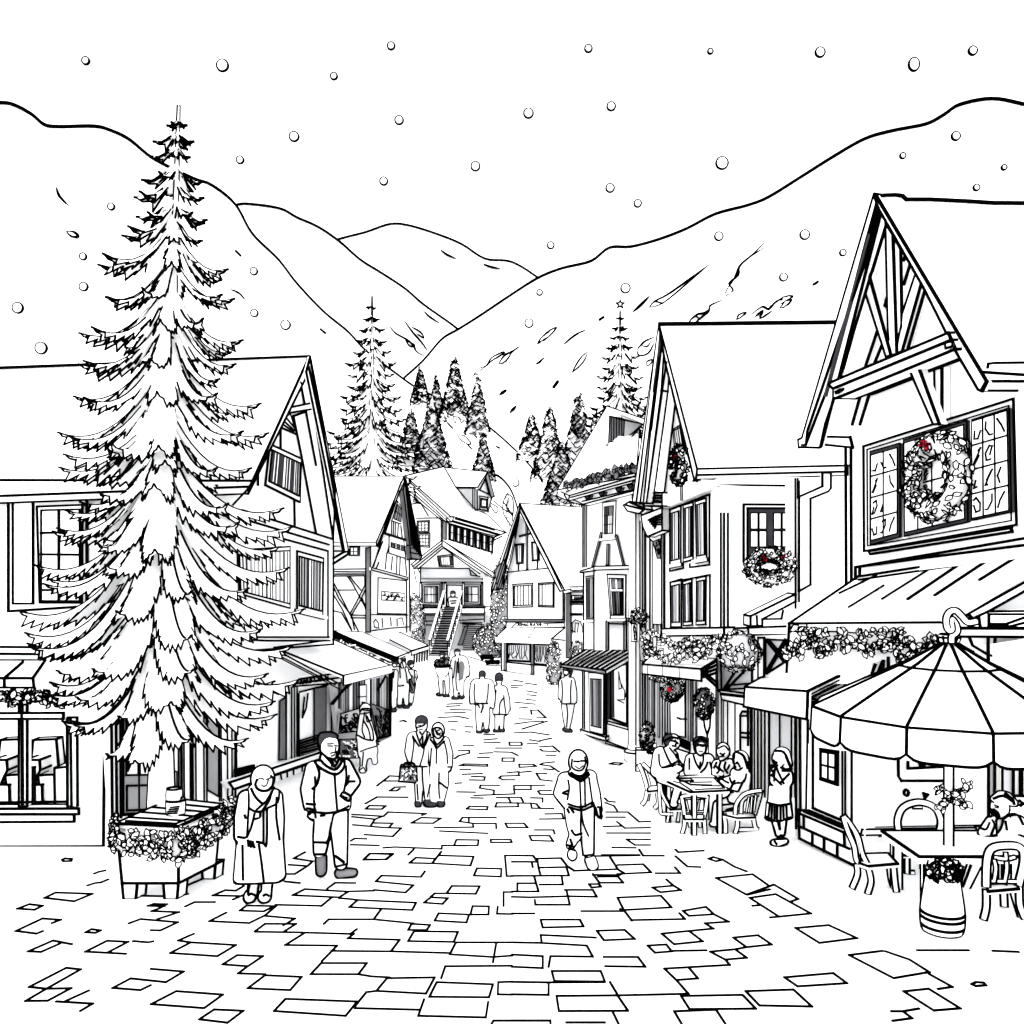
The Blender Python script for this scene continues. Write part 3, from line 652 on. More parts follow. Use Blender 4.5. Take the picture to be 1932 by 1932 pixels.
slab(m,F2,zC("385,940 462,935 460,1010 380,1010"),.03,.03,'dark',w=3); slab(m,F2,zC("395,950 408,950 408,975 395,975"),.05,.03,w=0);slab(m,F2,zC("418,950 440,950 440,975 418,975"),.05,.03,w=0);slab(m,F2,zC("395,983 408,983 408,1000 395,1000"),.05,.03,w=0);slab(m,F2,zC("418,983 440,983 440,1000 418,1000"),.05,.03,w=0)
m.build('wall',H2)
m=MB(); slab(m,F2,zC("508,950 545,945 545,1600 508,1600"),.08,.1,'mid',w=4); m.build('corner_post',H2)
m=MB(); m.prism([G2.p(*zC("803,398")[0],.2),G2.p(*zC("590,905")[0],.2),G2.p(*zC("590,935")[0],.2),G2.p(*zC("800,440")[0],.2)],(-6.5,0,0),'paper',4)
strokes(m,G2,[zC("790,470 640,850 570,1090"),zC("780,440 600,940"),zC("770,510 660,830")],4,.22)
strokes(m,F2,[zC("365,905 590,910"),zC("365,893 590,893"),zC("370,930 560,925")],4,.3)
m.build('roof',H2)
m=MB()
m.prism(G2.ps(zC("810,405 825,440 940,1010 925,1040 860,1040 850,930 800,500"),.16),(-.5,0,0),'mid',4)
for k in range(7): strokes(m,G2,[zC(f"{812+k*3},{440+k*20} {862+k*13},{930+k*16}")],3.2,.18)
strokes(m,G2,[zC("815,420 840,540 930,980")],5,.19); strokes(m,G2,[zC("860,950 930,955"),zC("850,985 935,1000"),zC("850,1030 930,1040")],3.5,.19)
m.build('bargeboard',H2)
m=MB(); slab(m,G2,zC("655,830 820,885 820,895 650,842"),.05,.05,'dark',w=3); m.build('gable_timber',H2); m=MB(); slab(m,G2,zC("553,1102 832,1178 832,1195 553,1120"),.07,.06,w=4)
strokes(m,G2,[zC("708,740 708,850"),zC("722,750 722,860"),zC("738,760 735,860"),zC("760,770 755,870"),zC("780,780 790,870"),zC("690,940 670,1000 660,1110"),zC("715,1020 705,1120"),zC("750,1020 745,1150"),zC("775,1020 770,1160"),zC("610,1060 590,1110"),zC("640,900 560,1100"),zC("800,880 825,1160"),zC("558,1465 832,1470"),zC("555,1590 700,1570 840,1560"),zC("635,1495 640,1560"),zC("700,1490 705,1550"),zC("750,1500 752,1550")],3.8,.04)
strokes(m,G2,[zC("822,1195 825,1600"),zC("845,930 850,1590")],5,.05); strokes(m,G2,[zC("570,1520 585,1500 605,1530 610,1570 575,1560 570,1520"),zC("765,1495 790,1490 800,1540")],3,.05)
m.build('gable_timber',H2)
window(H2,G2,zC("710,740 755,590 785,640 780,765"),2,3,3,ins=.12,pane='mid')
window(H2,G2,zC("690,855 820,888 812,1030 688,990"),5,3,3.5,ins=.08,pane='dark',bars=[(.05,.2,'mid'),(.3,.38,'paper'),(.45,.55,'mid'),(.62,.7,'paper'),(.8,.86,'pale')])
window(H2,G2,zC("605,1180 822,1205 825,1460 600,1455"),2,2,3.5,ins=.1,extra=lambda mb,up:[mb.line([bil(up,min(.98,max(.02,x+a)),t+b) for a,b in ((0,0),(.05,.2),(-.04,.3),(.06,.4))],3) for x,t in ((.1,.1),(.25,.3),(.4,.05),(.55,.4),(.7,.2),(.85,.5),(.2,.55),(.5,.6),(.35,.2),(.62,.05))])
# low roofs / awnings beyond it on the street
awning(H2,'awning',P(668,1239,25),P(672,1232,26),zC and P(737,1302-40,25.0) or 0,P(729,1268,24.5),.12,4) if False else None
m=MB()
m.prism([P(*zC("260,1590")[0],23.5),P(*zC("480,1600")[0],25),P(*zC("835,1760")[0],24.8),P(*zC("730,1800")[0],23.2)],(0,0,-.05),'paper',4)
for k in range(4): m.line([P(*zC(f"262,{1600+k*10}")[0],23.3),P(*zC(f"{760-k*8},{1800+k*9}")[0],23.0)],4)
m.prism([P(*zC("262,1640")[0],23.3),P(*zC("700,1835")[0],23),P(*zC("690,1870")[0],23),P(*zC("262,1690")[0],23.3)],(0,.1,0),'mid',4)
r=random.Random(4)
for k in range(26):
    t=k/26; a=zC([(280+t*400,1665+t*180)])[0]; m.line([P(a[0]+r.uniform(-4,4),a[1]+r.uniform(-4,4),22.95),P(a[0]+r.uniform(-2,8),a[1]+r.uniform(-5,5),22.95),P(a[0]+r.uniform(0,12),a[1]+r.uniform(-4,6),22.95)],2.5,mat='paper' if k%2 else 'ink')
m.build('awning',H2)
m=MB()
m.prism([P(*zC("625,1625")[0],27.5),P(*zC("775,1605")[0],28.5),P(*zC("990,1705")[0],28),P(*zC("860,1745")[0],26.5)],(0,0,-.08),'paper',4.5)
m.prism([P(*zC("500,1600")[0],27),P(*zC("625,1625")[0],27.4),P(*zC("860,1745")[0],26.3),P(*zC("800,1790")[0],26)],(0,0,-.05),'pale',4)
m.prism([P(*zC("860,1748")[0],26.4),P(*zC("990,1708")[0],27.9),P(*zC("985,1740")[0],27.9),P(*zC("860,1780")[0],26.4)],(.03,.1,0),'paper',4)
for k in range(6): x=880+k*20; m.prism([P(*zC(f"{x},{1770-k*6}")[0],27),P(*zC(f"{x+9},{1768-k*6}")[0],27),P(*zC(f"{x+5},{1840-k*4}")[0],27),P(*zC(f"{x-3},{1835-k*4}")[0],27)],(0,.1,0),'mid' if k%2 else 'paper',3)
r=random.Random(9)
for k in range(14): a=zC([(520+k*12,1590+k*11)])[0]; m.line([P(a[0]+r.uniform(-8,8),a[1]+r.uniform(-8,4),26.9) for _ in range(4)],3.2)
m.build('awning',H2)
# stall under the first awning : striped back wall and lattice counter
m=MB(); S2=Pl(640,20.6,737,23.6)
slab(m,S2,zK("250,640 700,560 695,1045 560,1085 300,1080"),.02,.1,'pale',w=0)
r=random.Random(2); x=300
while x<690:
    wd=r.uniform(4,12); slab(m,S2,zK(f"{x},{650-(x-300)*.15} {x+wd},{648-(x-300)*.15} {x+wd},{840+(x-300)*.5} {x},{840+(x-300)*.5}"),.04,.02,r.choice(['dark','mid','grey','ink','paper']),w=0); x+=wd+r.uniform(5,16)
strokes(m,S2,[zK("690,545 692,1040"),zK("705,530 700,1045"),zK("300,1080 560,1085 695,1045"),zK("255,800 330,700 390,650"),zK("245,800 385,640"),zK("605,690 660,590")],5.5,.1)
slab(m,S2,zK("460,660 510,655 510,840 460,840"),.06,.02,w=3); strokes(m,S2,[zK("450,750 510,745"),zK("480,790 500,790 500,820 480,820 480,790")],3,.09)
slab(m,S2,zK("545,800 690,850 690,1030 600,1060"),.07,.02,'mid',w=3); scribble(m,S2,zK("560,820 690,850 690,1030 610,1060"),30,2.6,3,.08,.2)
slab(m,S2,zK("315,880 480,830 480,1010 300,1030"),.12,.05,'pale',w=3); scribble(m,S2,zK("320,890 450,870 460,1010 310,1030"),34,3,5,.14,.15)
m.build('stall_front',H1)
# ================================================================ CHALET BEHIND
H3=thing('chalet','chalet with long snowy roof, dormer and a row of dark windows above the stair house','house',P(*zC("1100,900")[0],58)*1)
H3.location.z=0; WL[H3.name]=Vector(H3.location)
W3=Pl(*[zC("860,900")[0][0],57,zC("1130,900")[0][0],57]); E3=Pl(zC("1140,900")[0][0],57,zC("1500,900")[0][0],62)
m=MB(); m.prism(W3.ps(zC("845,470 1100,720 1130,760 1130,1400 860,1400"),-.02),(0,4,0),'paper',0); m.prism(E3.ps(zC("1140,750 1505,860 1500,1400 1140,1400"),0),(-2,5,0),'paper',0)
strokes(m,W3,[zC("900,720 1090,718"),zC("870,610 930,600 990,700"),zC("1090,720 1090,890"),zC("860,480 900,600")],3.6,.02)
slab(m,W3,zC("1100,735 1130,745 1130,885 1100,890"),.03,.02,'mid',w=3); scribble(m,W3,zC("860,520 930,600 930,610 870,600"),10,3,2,.03,.2)
m.build('wall',H3)
m=MB(); ra=[P(*zC("812,392")[0],56.4),P(*zC("1110,322")[0],61),P(*zC("1200,480")[0],60),P(*zC("1350,648")[0],60.5),P(*zC("1440,690")[0],62),P(*zC("1590,832")[0],62.5),P(*zC("1182,722")[0],56.6)]
m.prism(ra,(0,.1,-.25),'paper',4.2); 
for k in range(4): m.line([P(*zC(f"{830-k*2},{425+k*30}")[0],56.3),P(*zC(f"{1170-k*25},{748-k*3}")[0],56.3)],4)
m.prism(E3.ps(zC("1185,708 1590,830 1540,852 1180,748"),.6),-E3.n*.5,'paper',4.2)
strokes(m,E3,[zC("1180,740 1540,845"),zC("1200,725 1500,812")],4.5,.62)
strokes(m,E3,[zC("1540,850 1500,870 1480,1000"),zC("1510,860 1480,900 1490,990"),zC("1560,860 1500,890")],4,.4)
m.build('roof',H3)
r=random.Random(6)
for k in range(7):
    x=1150+k*50; y=765+k*15
    window(H3,E3,zC(f"{x},{y} {x+44},{y+12} {x+40},{y+135} {x},{y+120}"),1,2,3,ins=.08,pane='mid',bars=[(.05,.3,'ink'),(.5,.62,'paper'),(.75,.97,'dark')])
window(H3,W3,zC("905,742 1000,738 998,830 905,830"),3,3,3.5,ins=.1,pane='paper'); window(H3,W3,zC("915,840 1005,838 1003,945 920,940"),3,3,3.5,ins=.12,pane='paper')
m=MB(); # dormer
D3=Pl(zC("1350,0")[0][0],59,zC("1450,0")[0][0],60)
m.prism([D3.p(*zC("1450,362")[0],.2),D3.p(*zC("1372,482")[0],.2),P(*zC("1200,480")[0],60.4),P(*zC("1110,328")[0],61)],(0,0,-.12),'paper',4)
m.prism([D3.p(*zC("1450,362")[0],.22),D3.p(*zC("1502,548")[0],.22),D3.p(*zC("1478,560")[0],.22),D3.p(*zC("1435,400")[0],.22)],(0,.4,0),'mid',3.5)
m.prism([P(*zC("1215,488")[0],60.2),D3.p(*zC("1352,490")[0]),D3.p(*zC("1352,650")[0])],(0,.3,0),'grey',3)
m.prism(D3.ps(zC("1352,490 1372,485 1440,380 1480,560 1452,665 1352,650")),(0,1.2,0),'pale',3.5)
strokes(m,D3,[zC("1375,495 1490,550"),zC("1335,490 1335,640"),zC("1370,500 1370,660"),zC("1430,410 1460,530"),zC("1395,490 1440,400")],4,.05)
m.build('dormer',H3)
window(H3,D3,zC("1390,550 1452,560 1448,660 1388,650"),1,1,4,ins=.15,pane='dark',off=.1,extra=lambda mb,up:mb.line(sub([x+Vector((0,-.03,0)) for x in up],.3,.3,.7,.7),3,closed=True,mat='paper'))
m=MB() # twiggy shapes beside the dormer
c=P(*zC("1610,640")[0],64)
for a in ("1600,530 1570,600 1575,690 1640,790","1600,530 1640,560 1650,640 1640,740","1610,570 1600,640 1640,700","1585,660 1640,680","1575,600 1640,690","1465,600 1530,640 1510,680 1470,620","1500,590 1560,640 1600,670"): m.line([P(u,v,64) for u,v in spline(zC(a),3)],4)
m.rod([P(*zC("1612,850")[0],64.1),P(*zC("1600,540")[0],64.1)],.08,w=3)
solo(m,'bare_shrub','small bare shrub on the bank between the chalet dormer and the central gable','shrub',Vector((c.x,64,0)))
# ================================================================ STAIR HOUSE
dC=49.0; C1=Pl(800,dC,900,dC); sC=zC("1190,1785")[0]
HC=thing('stair_house','porch-fronted house at the end of the street with a long flight of steps','house',Vector((P(sC[0],HZ,dC).x,dC,0)))
m=MB(); m.prism(C1.ps(zC("925,1110 1390,1110 1440,1180 1440,1820 925,1820"),-.3),(0,6,0),'paper',0)
m.prism(C1.ps(zC("1100,905 1400,1140 1390,1185 930,1185 935,1060"),0),(0,6,0),'paper',0)
slab(m,C1,zC("935,1105 1310,1110 1390,1180 935,1180"),.03,.02,'pale',w=0)
strokes(m,C1,[zC("935,1105 1310,1108"),zC("930,1110 930,1240"),zC("1310,1110 1320,1160 1390,1170"),zC("1325,1125 1370,1165")],4,.05)
m.build('wall',HC)
m=MB()
for y0,y1 in ((1185,1197),(1212,1222)): slab(m,C1,zC(f"930,{y0} 1410,{y0} 1410,{y1} 930,{y1}"),.5,.3,w=3.2)
for x in (925,1090,1115,1255,1400,1475): slab(m,C1,zC(f"{x},1215 {x+14},1215 {x+14},1480 {x},1480"),.5,.2,'mid' if x in(1090,1400) else 'paper',w=3.2)
m.build('porch_posts',HC)
m=MB()
def ext(pts,dep,o=.6,mat='paper',w=4): m.prism(C1.ps(zC(pts),o),(0,dep,0),mat,w)
ext("1098,890 1535,1165 1480,1180 1440,1155 1098,935",6); ext("1098,890 860,1075 880,1110 1098,935",6)
m.prism([P(*zC("1100,890")[0],dC-.6),P(*zC("1480,1165")[0],dC-.6),P(*zC("1535,1080")[0],dC+5),P(*zC("1380,990")[0],dC+5.5)],(0,0,.05),'paper',4)
strokes(m,C1,[zC("1100,912 900,1070 870,1095"),zC("1100,955 915,1110"),zC("1110,950 1390,1150")],4,.65)
strokes(m,C1,[zC("880,1120 890,1170 900,1215"),zC("905,1100 930,1150")],3.5,.5)
m.build('roof',HC)
window(HC,C1,zC("1062,1015 1180,1000 1185,1095 1075,1092"),1,1,3.5,ins=.08,bars=[(.05,.18,'dark'),(.3,.36,'ink'),(.45,.5,'ink'),(.6,.65,'ink'),(.8,.95,'dark')],off=.05)
window(HC,C1,zC("945,1235 1080,1232 1080,1390 948,1388"),2,2,3.5,ins=.1,pane='grey',bars=[(.3,.62,'paper',.12,.45),(.3,.62,'paper',.52,.9),(.8,.98,'dark')],off=.0)
window(HC,C1,zC("1258,1235 1392,1235 1392,1385 1262,1380"),2,2,3.5,ins=.1,pane='pale',bars=[(.05,.3,'dark'),(.6,.9,'paper',.1,.45),(.6,.9,'paper',.52,.9)],off=.0)
window(HC,C1,zC("1135,1235 1255,1238 1250,1400 1135,1405"),1,1,3.5,ins=.02,door=True,off=.0)
m=MB() # porch deck
zt=P(*zC("1190,1405")[0],dC-1).z
x0,x1,xa,xb=[P(*zC(f"{x},1400")[0],dC-1).x for x in (900,1425,1115,1248)]
m.prism([Vector((x0,dC-1.2,zt-.35)),Vector((x1,dC-1.2,zt-.35)),Vector((x1,dC+.5,zt-.35)),Vector((x0,dC+.5,zt-.35))],(0,0,.3),'paper',3.5)
m.prism([Vector((x0+.2,dC-.8,0)),Vector((xa-.3,dC-.8,0)),Vector((xa-.3,dC,0)),Vector((x0+.2,dC,0))],(0,0,zt-.4),'grey',0)
m.prism([Vector((xb,dC-.8,0)),Vector((x1+2.6,dC-.8,0)),Vector((x1+2.6,dC,0)),Vector((xb,dC,0))],(0,0,zt-.5),'pale',0)
DK=Pl(800,dC-.8,900,dC-.8); r=random.Random(12)
for k in range(16):
    y=1525+k*15; strokes(m,DK,[zC([(1255+r.uniform(0,12),y),(1350,y+3),(1400+r.uniform(-40,30),y+r.uniform(-3,5))])],2.6,.03)
for k in range(60):
    x=r.uniform(1400,1540);y=r.uniform(1500,1740);a=r.uniform(18,34); strokes(m,DK,[zC([(x,y),(x+a,y+r.uniform(-2,3)),(x+a-2,y+14),(x,y+14),(x,y)])],2,.03)
strokes(m,DK,[zC("905,1540 1080,1550"),zC("905,1515 1090,1515"),zC("1230,1510 1420,1500"),zC("1425,1400 1425,1520"),zC("1435,1405 1540,1405"),zC("1240,1530 1400,1540")],4,.45)
slab(m,DK,zC("1270,1560 1300,1550 1255,1700 1220,1700"),.1,.08,'mid',w=3)
m.build('porch_deck',HC)
m=MB()
for xs_,xe in ((905,1100),(1258,1415)):
    k=xs_
    while k<xe: strokes(m,C1,[zC(f"{k},1412 {k+6},1458")],3,1.15); k+=13
    slab(m,C1,zC(f"{xs_-6},1393 {xe+4},1393 {xe+4},1405 {xs_-6},1405"),1.15,.08,'mid',w=3); slab(m,C1,zC(f"{xs_-6},1458 {xe+4},1458 {xe+4},1470 {xs_-6},1470"),1.15,.08,'mid',w=3)
m.build('railing',HC)
m=MB() # steps
zb=(1120,1410,1005,1782); n=20
b0=G(*zC("1002,1785")[0]); b1=G(*zC("1140,1790")[0]); t0=Vector((xa,dC-1.2,zt));t1=Vector((xb,dC-1.2,zt))
for k in range(n):
    f=k/n; f2=(k+1)/n; A_=b0.lerp(t0,f);B_=b1.lerp(t1,f); A2=b0.lerp(t0,f2);B2=b1.lerp(t1,f2)
    top=A2.z; q=[Vector((A_.x,A_.y,top)),Vector((B_.x,B_.y,top)),Vector((B2.x,B2.y,top)),Vector((A2.x,A2.y,top))]
    m.prism(q,(0,0,-max(.06,top-A_.z)),'grey' if k%2 else 'pale',0); m.line(q[:2],3.6); m.line([q[0]-Vector((0,0,.09)),q[1]-Vector((0,0,.09))],2.2)
m.build('steps',HC)
for L_,T_ in ((b0,t0),(b1,t1)):
    m=MB(); h=Vector((0,0,.5)); o=Vector((.05,0,0))
    m.prism([L_-o,L_+o,T_+o,T_-o],(0,0,.12),'paper',2.6); m.prism([L_-o+h*1.6,L_+o+h*1.6,T_+o+h*1.6,T_-o+h*1.6],(0,0,.09),'paper',2.6)
    for k in (0,.14,.28,.42,.56,.7,.85,1): p=L_.lerp(T_,k); m.line([p,p+h*1.6],3.5)
    m.build('handrail',HC)
def bush(name,label,cat,c,rx,ry,rz,n,size,w=2.2,mat='paper',core='pale',seed=1,group=None,parent=None,sd=None):
    r=random.Random(seed); m=MB(); c=Vector(c)
    V,Fc=hull([c+Vector((p.x*rx*.9,p.y*ry*.9,p.z*rz*.9)) for p in SPH]); m.add(V,Fc,core)
    pts=[]
    for _ in range(n):
        while True:
            v=Vector((r.gauss(0,1),r.gauss(0,1),r.gauss(0,1))).normalized()
            if v.y<.35: break
        pts.append((c+Vector((v.x*rx,v.y*ry,v.z*rz))*r.uniform(.9,1.02),v))
    st_=random.getstate(); random.seed(seed); m.leaves(pts,size,w,mat,curl=.5); random.setstate(st_)
    if parent: return m.build(name,parent)
    return solo(m,name,label,cat,c-Vector((0,0,rz)),group)
def atz(z,s,d): a=z(s)[0]; return P(a[0],a[1],d)
bush('climbing_plant','leafy climbing plant on the left corner of the stair house porch','plant',atz(zC,"885,1540",46.5),.55,.4,1.6,240,.10,1.7)
bush('evergreen_shrub','tall dark shrub against the left wall of the central gable house','plant',atz(zC,"1560,1420",43),.55,.5,2.4,330,.10,1.9,core='grey')
bush('hedge','low dark hedge in front of the stone wall right of the steps','hedge',atz(zC,"1470,1680",44.5),.9,.5,.85,200,.10,1.9,core='grey')
m=MB(); 
for k,(a,b) in enumerate((("1390,1780 1480,1775 1500,1800 1400,1805",.3),("1430,1820 1540,1818 1545,1835 1440,1838",.22))):
    q=zC(a); dd=42-k*1.2; m.prism([P(u,v,dd) for u,v in q],(0,0,-.1),'paper',3.2)
    c=P(sum(u for u,v in q)/4,sum(v for u,v in q)/4,dd); m.prism([c+Vector((-.15,-.1,-.1)),c+Vector((.15,-.1,-.1)),c+Vector((.15,.1,-.1)),c+Vector((-.15,.1,-.1))],(0,0,-c.z+.1),'paper',3)
strokes(m,Pl(800,40,1000,40),[zC("1300,1790 1370,1810 1440,1835"),zC("1420,1855 1545,1862"),zC("1450,1845 1540,1848")],3,.1)
solo(m,'stone_bench','low stone benches at the foot of the hedge beside the steps','bench',Vector((c.x,c.y,0)))
# ================================================================ CENTRAL GABLE HOUSE
HM=thing('gable_house','small white gable house with a shop bay right of the steps','house',Vector((P(990,HZ,37).x,37,0)))
GM=Pl(947,39,1036,36.5); AN=Pl(1036,36.6,1098,35.5)
m=MB(); m.prism(GM.ps(zD("245,1900 250,1130 350,700 690,1290 690,1900"),0),(3,7,0),'paper',0); m.prism(AN.ps(zD("680,1280 835,1280 835,1800 680,1800"),0),(1,4,0),'paper',0)
m.line(GM.ps(zD("250,1130 250,1500"),.01),4.5)
for x,wd in ((680,5),(693,4)): strokes(m,GM,[zD(f"{x},1290 {x},1510")],wd,.02)
m.build('wall',HM)
m=MB()
m.prism([GM.p(*zD("345,605")[0],.35),GM.p(*zD("692,1278")[0],.35),P(*zD("835,1250")[0],36),P(*zD("835,635")[0],41)],(0,.05,-.1),'paper',4)
m.prism(GM.ps(zD("345,605 692,1275 660,1285 640,1250 348,660"),.4),(0,.4,0),'paper',4); strokes(m,GM,[zD("350,635 560,1030 670,1265")],4,.42)
m.prism(GM.ps(zD("345,605 348,665 250,1010 215,1265 130,1280 165,1130"),.4),(0,.4,0),'pale',4)
for k in range(5): strokes(m,GM,[zD(f"{346},{640+k*14} {230+k*14},{1000+k*6} {142+k*18},{1275-k*2}")],3.6,.43)
slab(m,GM,zD("150,1120 240,1030 200,1265 175,1268"),.42,.02,'mid',w=3)
m.prism(AN.ps(zD("690,1250 835,1250 835,1275 692,1280"),.3),(0,.3,0),'paper',4); strokes(m,AN,[zD("690,1290 835,1290")],4.5,.1)
m.build('roof',HM)
m=MB()
slab(m,GM,zD("252,1133 572,1100 575,1110 252,1142"),.04,.03,'ink',w=0)
m.build('gable_timber',HM); m=MB(); slab(m,GM,zD("345,855 450,828 452,838 343,865"),.04,.03,'mid',w=3); m.build('gable_timber',HM); m=MB(); slab(m,GM,zD("392,765 405,765 407,1115 395,1118"),.05,.03,'mid',w=3); strokes(m,GM,[zD("335,1080 335,1125"),zD("482,1045 480,1110")],5,.04)
m.build('gable_timber',HM)
for a,b,s in (("312,922 378,915 372,1070 322,1072",3,1),("435,905 490,900 498,1045 440,1052",3,2)): window(HM,GM,zD(a),1,1,3.5,ins=.08,bars=[(.05,.3,'dark'),(.45,.55,'mid'),(.7,.95,'dark')])
for a,s in (("293,1232 445,1222 445,1405 293,1410",5),("490,1222 610,1215 610,1408 490,1405",8)): window(HM,GM,zD(a),1,1,4,ins=.06,bars=vbars(9,s))
m=MB(); slab(m,GM,zD("245,1500 690,1502 690,1522 245,1522"),.05,.04,'mid',w=3.5); slab(m,GM,zD("245,1524 690,1524 690,1560 240,1575"),.1,.05,w=3.5)
for i,l in enumerate(["0,0 .3,-1 .6,0","0,-1 0,0 .6,-.5","0,0 .3,-.8 .6,0","0,-1 0,0 .6,0","0,0 0,-1 .6,0 .6,-1","0,0 .4,-.9 .6,0","0,-1 .6,0 .6,-1","0,-.5 .3,-1 .6,-.5 .3,0 0,-.5"]):
    x0=330+i*24; strokes(m,GM,[zD([(x0+a*22,1552+b*20) for a,b in parse(l)])],2.4,.13)
strokes(m,GM,[zD("285,1560 320,1530 400,1545"),zD("530,1535 690,1530"),zD("560,1550 560,1535")],2.6,.13)
m.build('shop_sign',HM)
q=[GM.p(*zD("238,1570")[0],.1),GM.p(*zD("692,1568")[0],.1),GM.p(*zD("592,1652")[0],1.4),GM.p(*zD("165,1640")[0],1.4)]
awning(HM,'awning',*q,.2,4,extra=lambda m,q:[m.line([q[0].lerp(q[1],.52),q[3].lerp(q[2],.6)],3),m.line([q[2],q[1]-Vector((0,0,.5))],3.5)])
m=MB(); BM=Pl(947,38.5,1032,36.3)
m.prism(BM.ps(zK("1555,330 1932,330 1920,600 1560,545"),0),(0,1.2,0),'paper',0)
strokes(m,BM,[zK("1555,325 1555,548 1910,605"),zK("1595,480 1790,500 1925,510"),zK("1600,330 1600,480")],4.5,.03)
slab(m,BM,zK("1575,330 1595,330 1595,545 1575,540"),.03,.02,'mid',w=3); slab(m,BM,zK("1785,330 1805,330 1805,575 1785,572"),.05,.03,'mid',w=3)
strokes(m,BM,[zK("1930,330 1925,600")],5,.03); m.build('shop_bay',HM)
def curt(seed):
    def f(mb,up):
        r=random.Random(seed)
        for k in range(9):
            s=.05+k*.1; mb.line([bil(up,min(.97,max(.03,s+r.uniform(-.03,.03)*j)),.08+j*.2) for j in range(5)],2.6)
    return f
window(HM,BM,zK("1605,338 1782,335 1782,480 1605,470"),1,1,3.5,ins=.03,pane='pale',extra=curt(1)); window(HM,BM,zK("1810,340 1928,345 1928,505 1812,495"),1,1,3.5,ins=.03,pane='pale',extra=curt(2))
m=MB()
slab(m,AN,zD("700,1300 740,1300 745,1800 705,1800"),.04,.03,'mid',w=4); slab(m,AN,zD("748,1318 828,1318 828,1348 748,1350"),.06,.03,w=4)
for k in range(4): strokes(m,AN,[zD(f"{768+k*15},1328 {768+k*15},1342 {775+k*15},1342 {775+k*15},1330")],2.2,.08)
for y in (1362,1372,1385,1458,1468): strokes(m,AN,[zD(f"740,{y} 828,{y}")],4.5,.05)
for a in ("755,1600 752,1530 775,1505 815,1520 828,1560 828,1600","770,1600 775,1530 800,1530 790,1600","750,1590 775,1600"): strokes(m,AN,[zD(a)],3,.05)
m.build('annex_shopfront',HM)
bush('flower_pot_plant','small round flowering plant against the narrow annex shopfront','plant',AN.p(*zD("785,1730")[0],.3),.22,.2,.32,30,.1,2)
# figure-like decorated tree by the bay
t=thing('decorated_shrub','slim decorated evergreen beside the shop bay of the central gable house','plant',Vector((P(1040,HZ,34).x,34,0)))
bush('crown',None,None,P(1045,1262,34),.28,.25,1.1,170,.09,1.8,core='grey',parent=t,seed=3); m=MB(); m.rod([Vector((P(1043,HZ,34).x,34,0)),Vector((P(1043,HZ,34).x,34,.5))],.05,w=2.5); m.build('trunk',t)
# ================================================================ BAY TOWER HOUSE
HR=thing('bay_tower_house','tall narrow white house with a projecting bay and striped awning','house',Vector((P(1140,HZ,22.6).x,22.6,0)))
T1=Pl(1098,24.2,1197,21.4); TL=Pl(1099,24.2,1141,22.5); TR=Pl(1141,22.5,1192,21.5)
m=MB(); m.prism(T1.ps(zD("828,600 1235,500 1235,1100 828,1100"),-.02),(6,3,0),'paper',0)
for x,wd,y in ((828,4,610),(842,5,605),(860,4,600),(1215,4,520)): strokes(m,T1,[zD(f"{x},{y} {x},1095")],wd,.02)
m.build('upper_wall',HR)
m=MB()
for pl,a in ((TL,"835,1100 925,1100 925,1740 835,1740"),(TR,"920,1100 1218,1100 1218,1740 920,1740")): m.prism(pl.ps(zD(a),0),(2.5,2.5,0),'paper',0)
m.prism(TL.ps([(1099,1150),(1141,1150),(1141,1401),(1099,1378)],0),(3,2,0),'paper',0); m.prism(TR.ps([(1141,1150),(1192,1150),(1192,1418),(1141,1401)],0),(3,2,0),'paper',0)
for x in (838,930): strokes(m,TL,[zD(f"{x},1140 {x},1735")],5,.02)
for x,wd in ((918,4),(1012,4),(1030,5),(1150,4),(1170,5),(1200,4),(1212,4)): strokes(m,TR,[zD(f"{x},{1520 if 1000<x<1180 else 1130} {x},1735")],wd,.02)
strokes(m,TR,[zD("1020,1515 1180,1515"),zD("1035,1535 1165,1538")],4.5,.06)
m.build('bay_wall',HR)
m=MB()
m.prism(TL.ps(zD("812,1130 925,1095 925,1125 812,1142"),.15),(.1,.3,0),'paper',4.5); m.prism(TR.ps(zD("920,1092 1222,1085 1222,1112 920,1122"),.15),(.1,.3,0),'paper',4.5)
m.build('cornice',HR)
window(HR,T1,zD("988,600 1090,585 1082,870 985,880"),2,3,3.5,ins=.16,sill=True,pane='mid',bars=[(.1,.4,'dark'),(.5,.6,'paper',.35,.98),(.7,.9,'pale',.3,.98)])
m=MB()
for a in ("970,830 985,835 915,1092 902,1090","1085,850 1098,850 1155,1085 1142,1085","1018,920 1035,920 1032,1080 1012,1080"): slab(m,T1,zD(a),.04,.03,'mid',w=3.2)
m.build('wall_timbers',HR)
window(HR,TL,zD("858,1172 918,1165 918,1508 862,1510"),1,1,4,ins=.08,sill=True,bars=[(.05,.65,'dark'),(.75,.85,'ink')])
window(HR,TR,zD("1022,1155 1165,1158 1162,1498 1050,1500"),1,1,4.5,ins=.12,sill=True,pane='paper',extra=lambda mb,up:[mb.prism([x+Vector((0,-.02,0)) for x in sub(up,*a)],(0,.01,0),c,3) for a,c in (((.15,.04,.9,.28),'mid'),((.12,.36,.35,.97),'dark'),((.45,.36,.6,.97),'mid'),((.72,.36,.9,.97),'ink'))]+[mb.line([bil(up,.5,.05)+Vector((0,-.04,0)),bil(up,.5,.27)+Vector((0,-.04,0))],4,mat='paper')])
m=MB() # roof
m.prism([P(*zD("640,500")[0],23.6),T1.p(*zD("1245,395")[0],.7),P(*zD("1275,0")[0],24.5),P(*zP("1215,792")[0],25.5),P(*zP("1145,768")[0],26.5)],(0,.1,-.05),'paper',4)
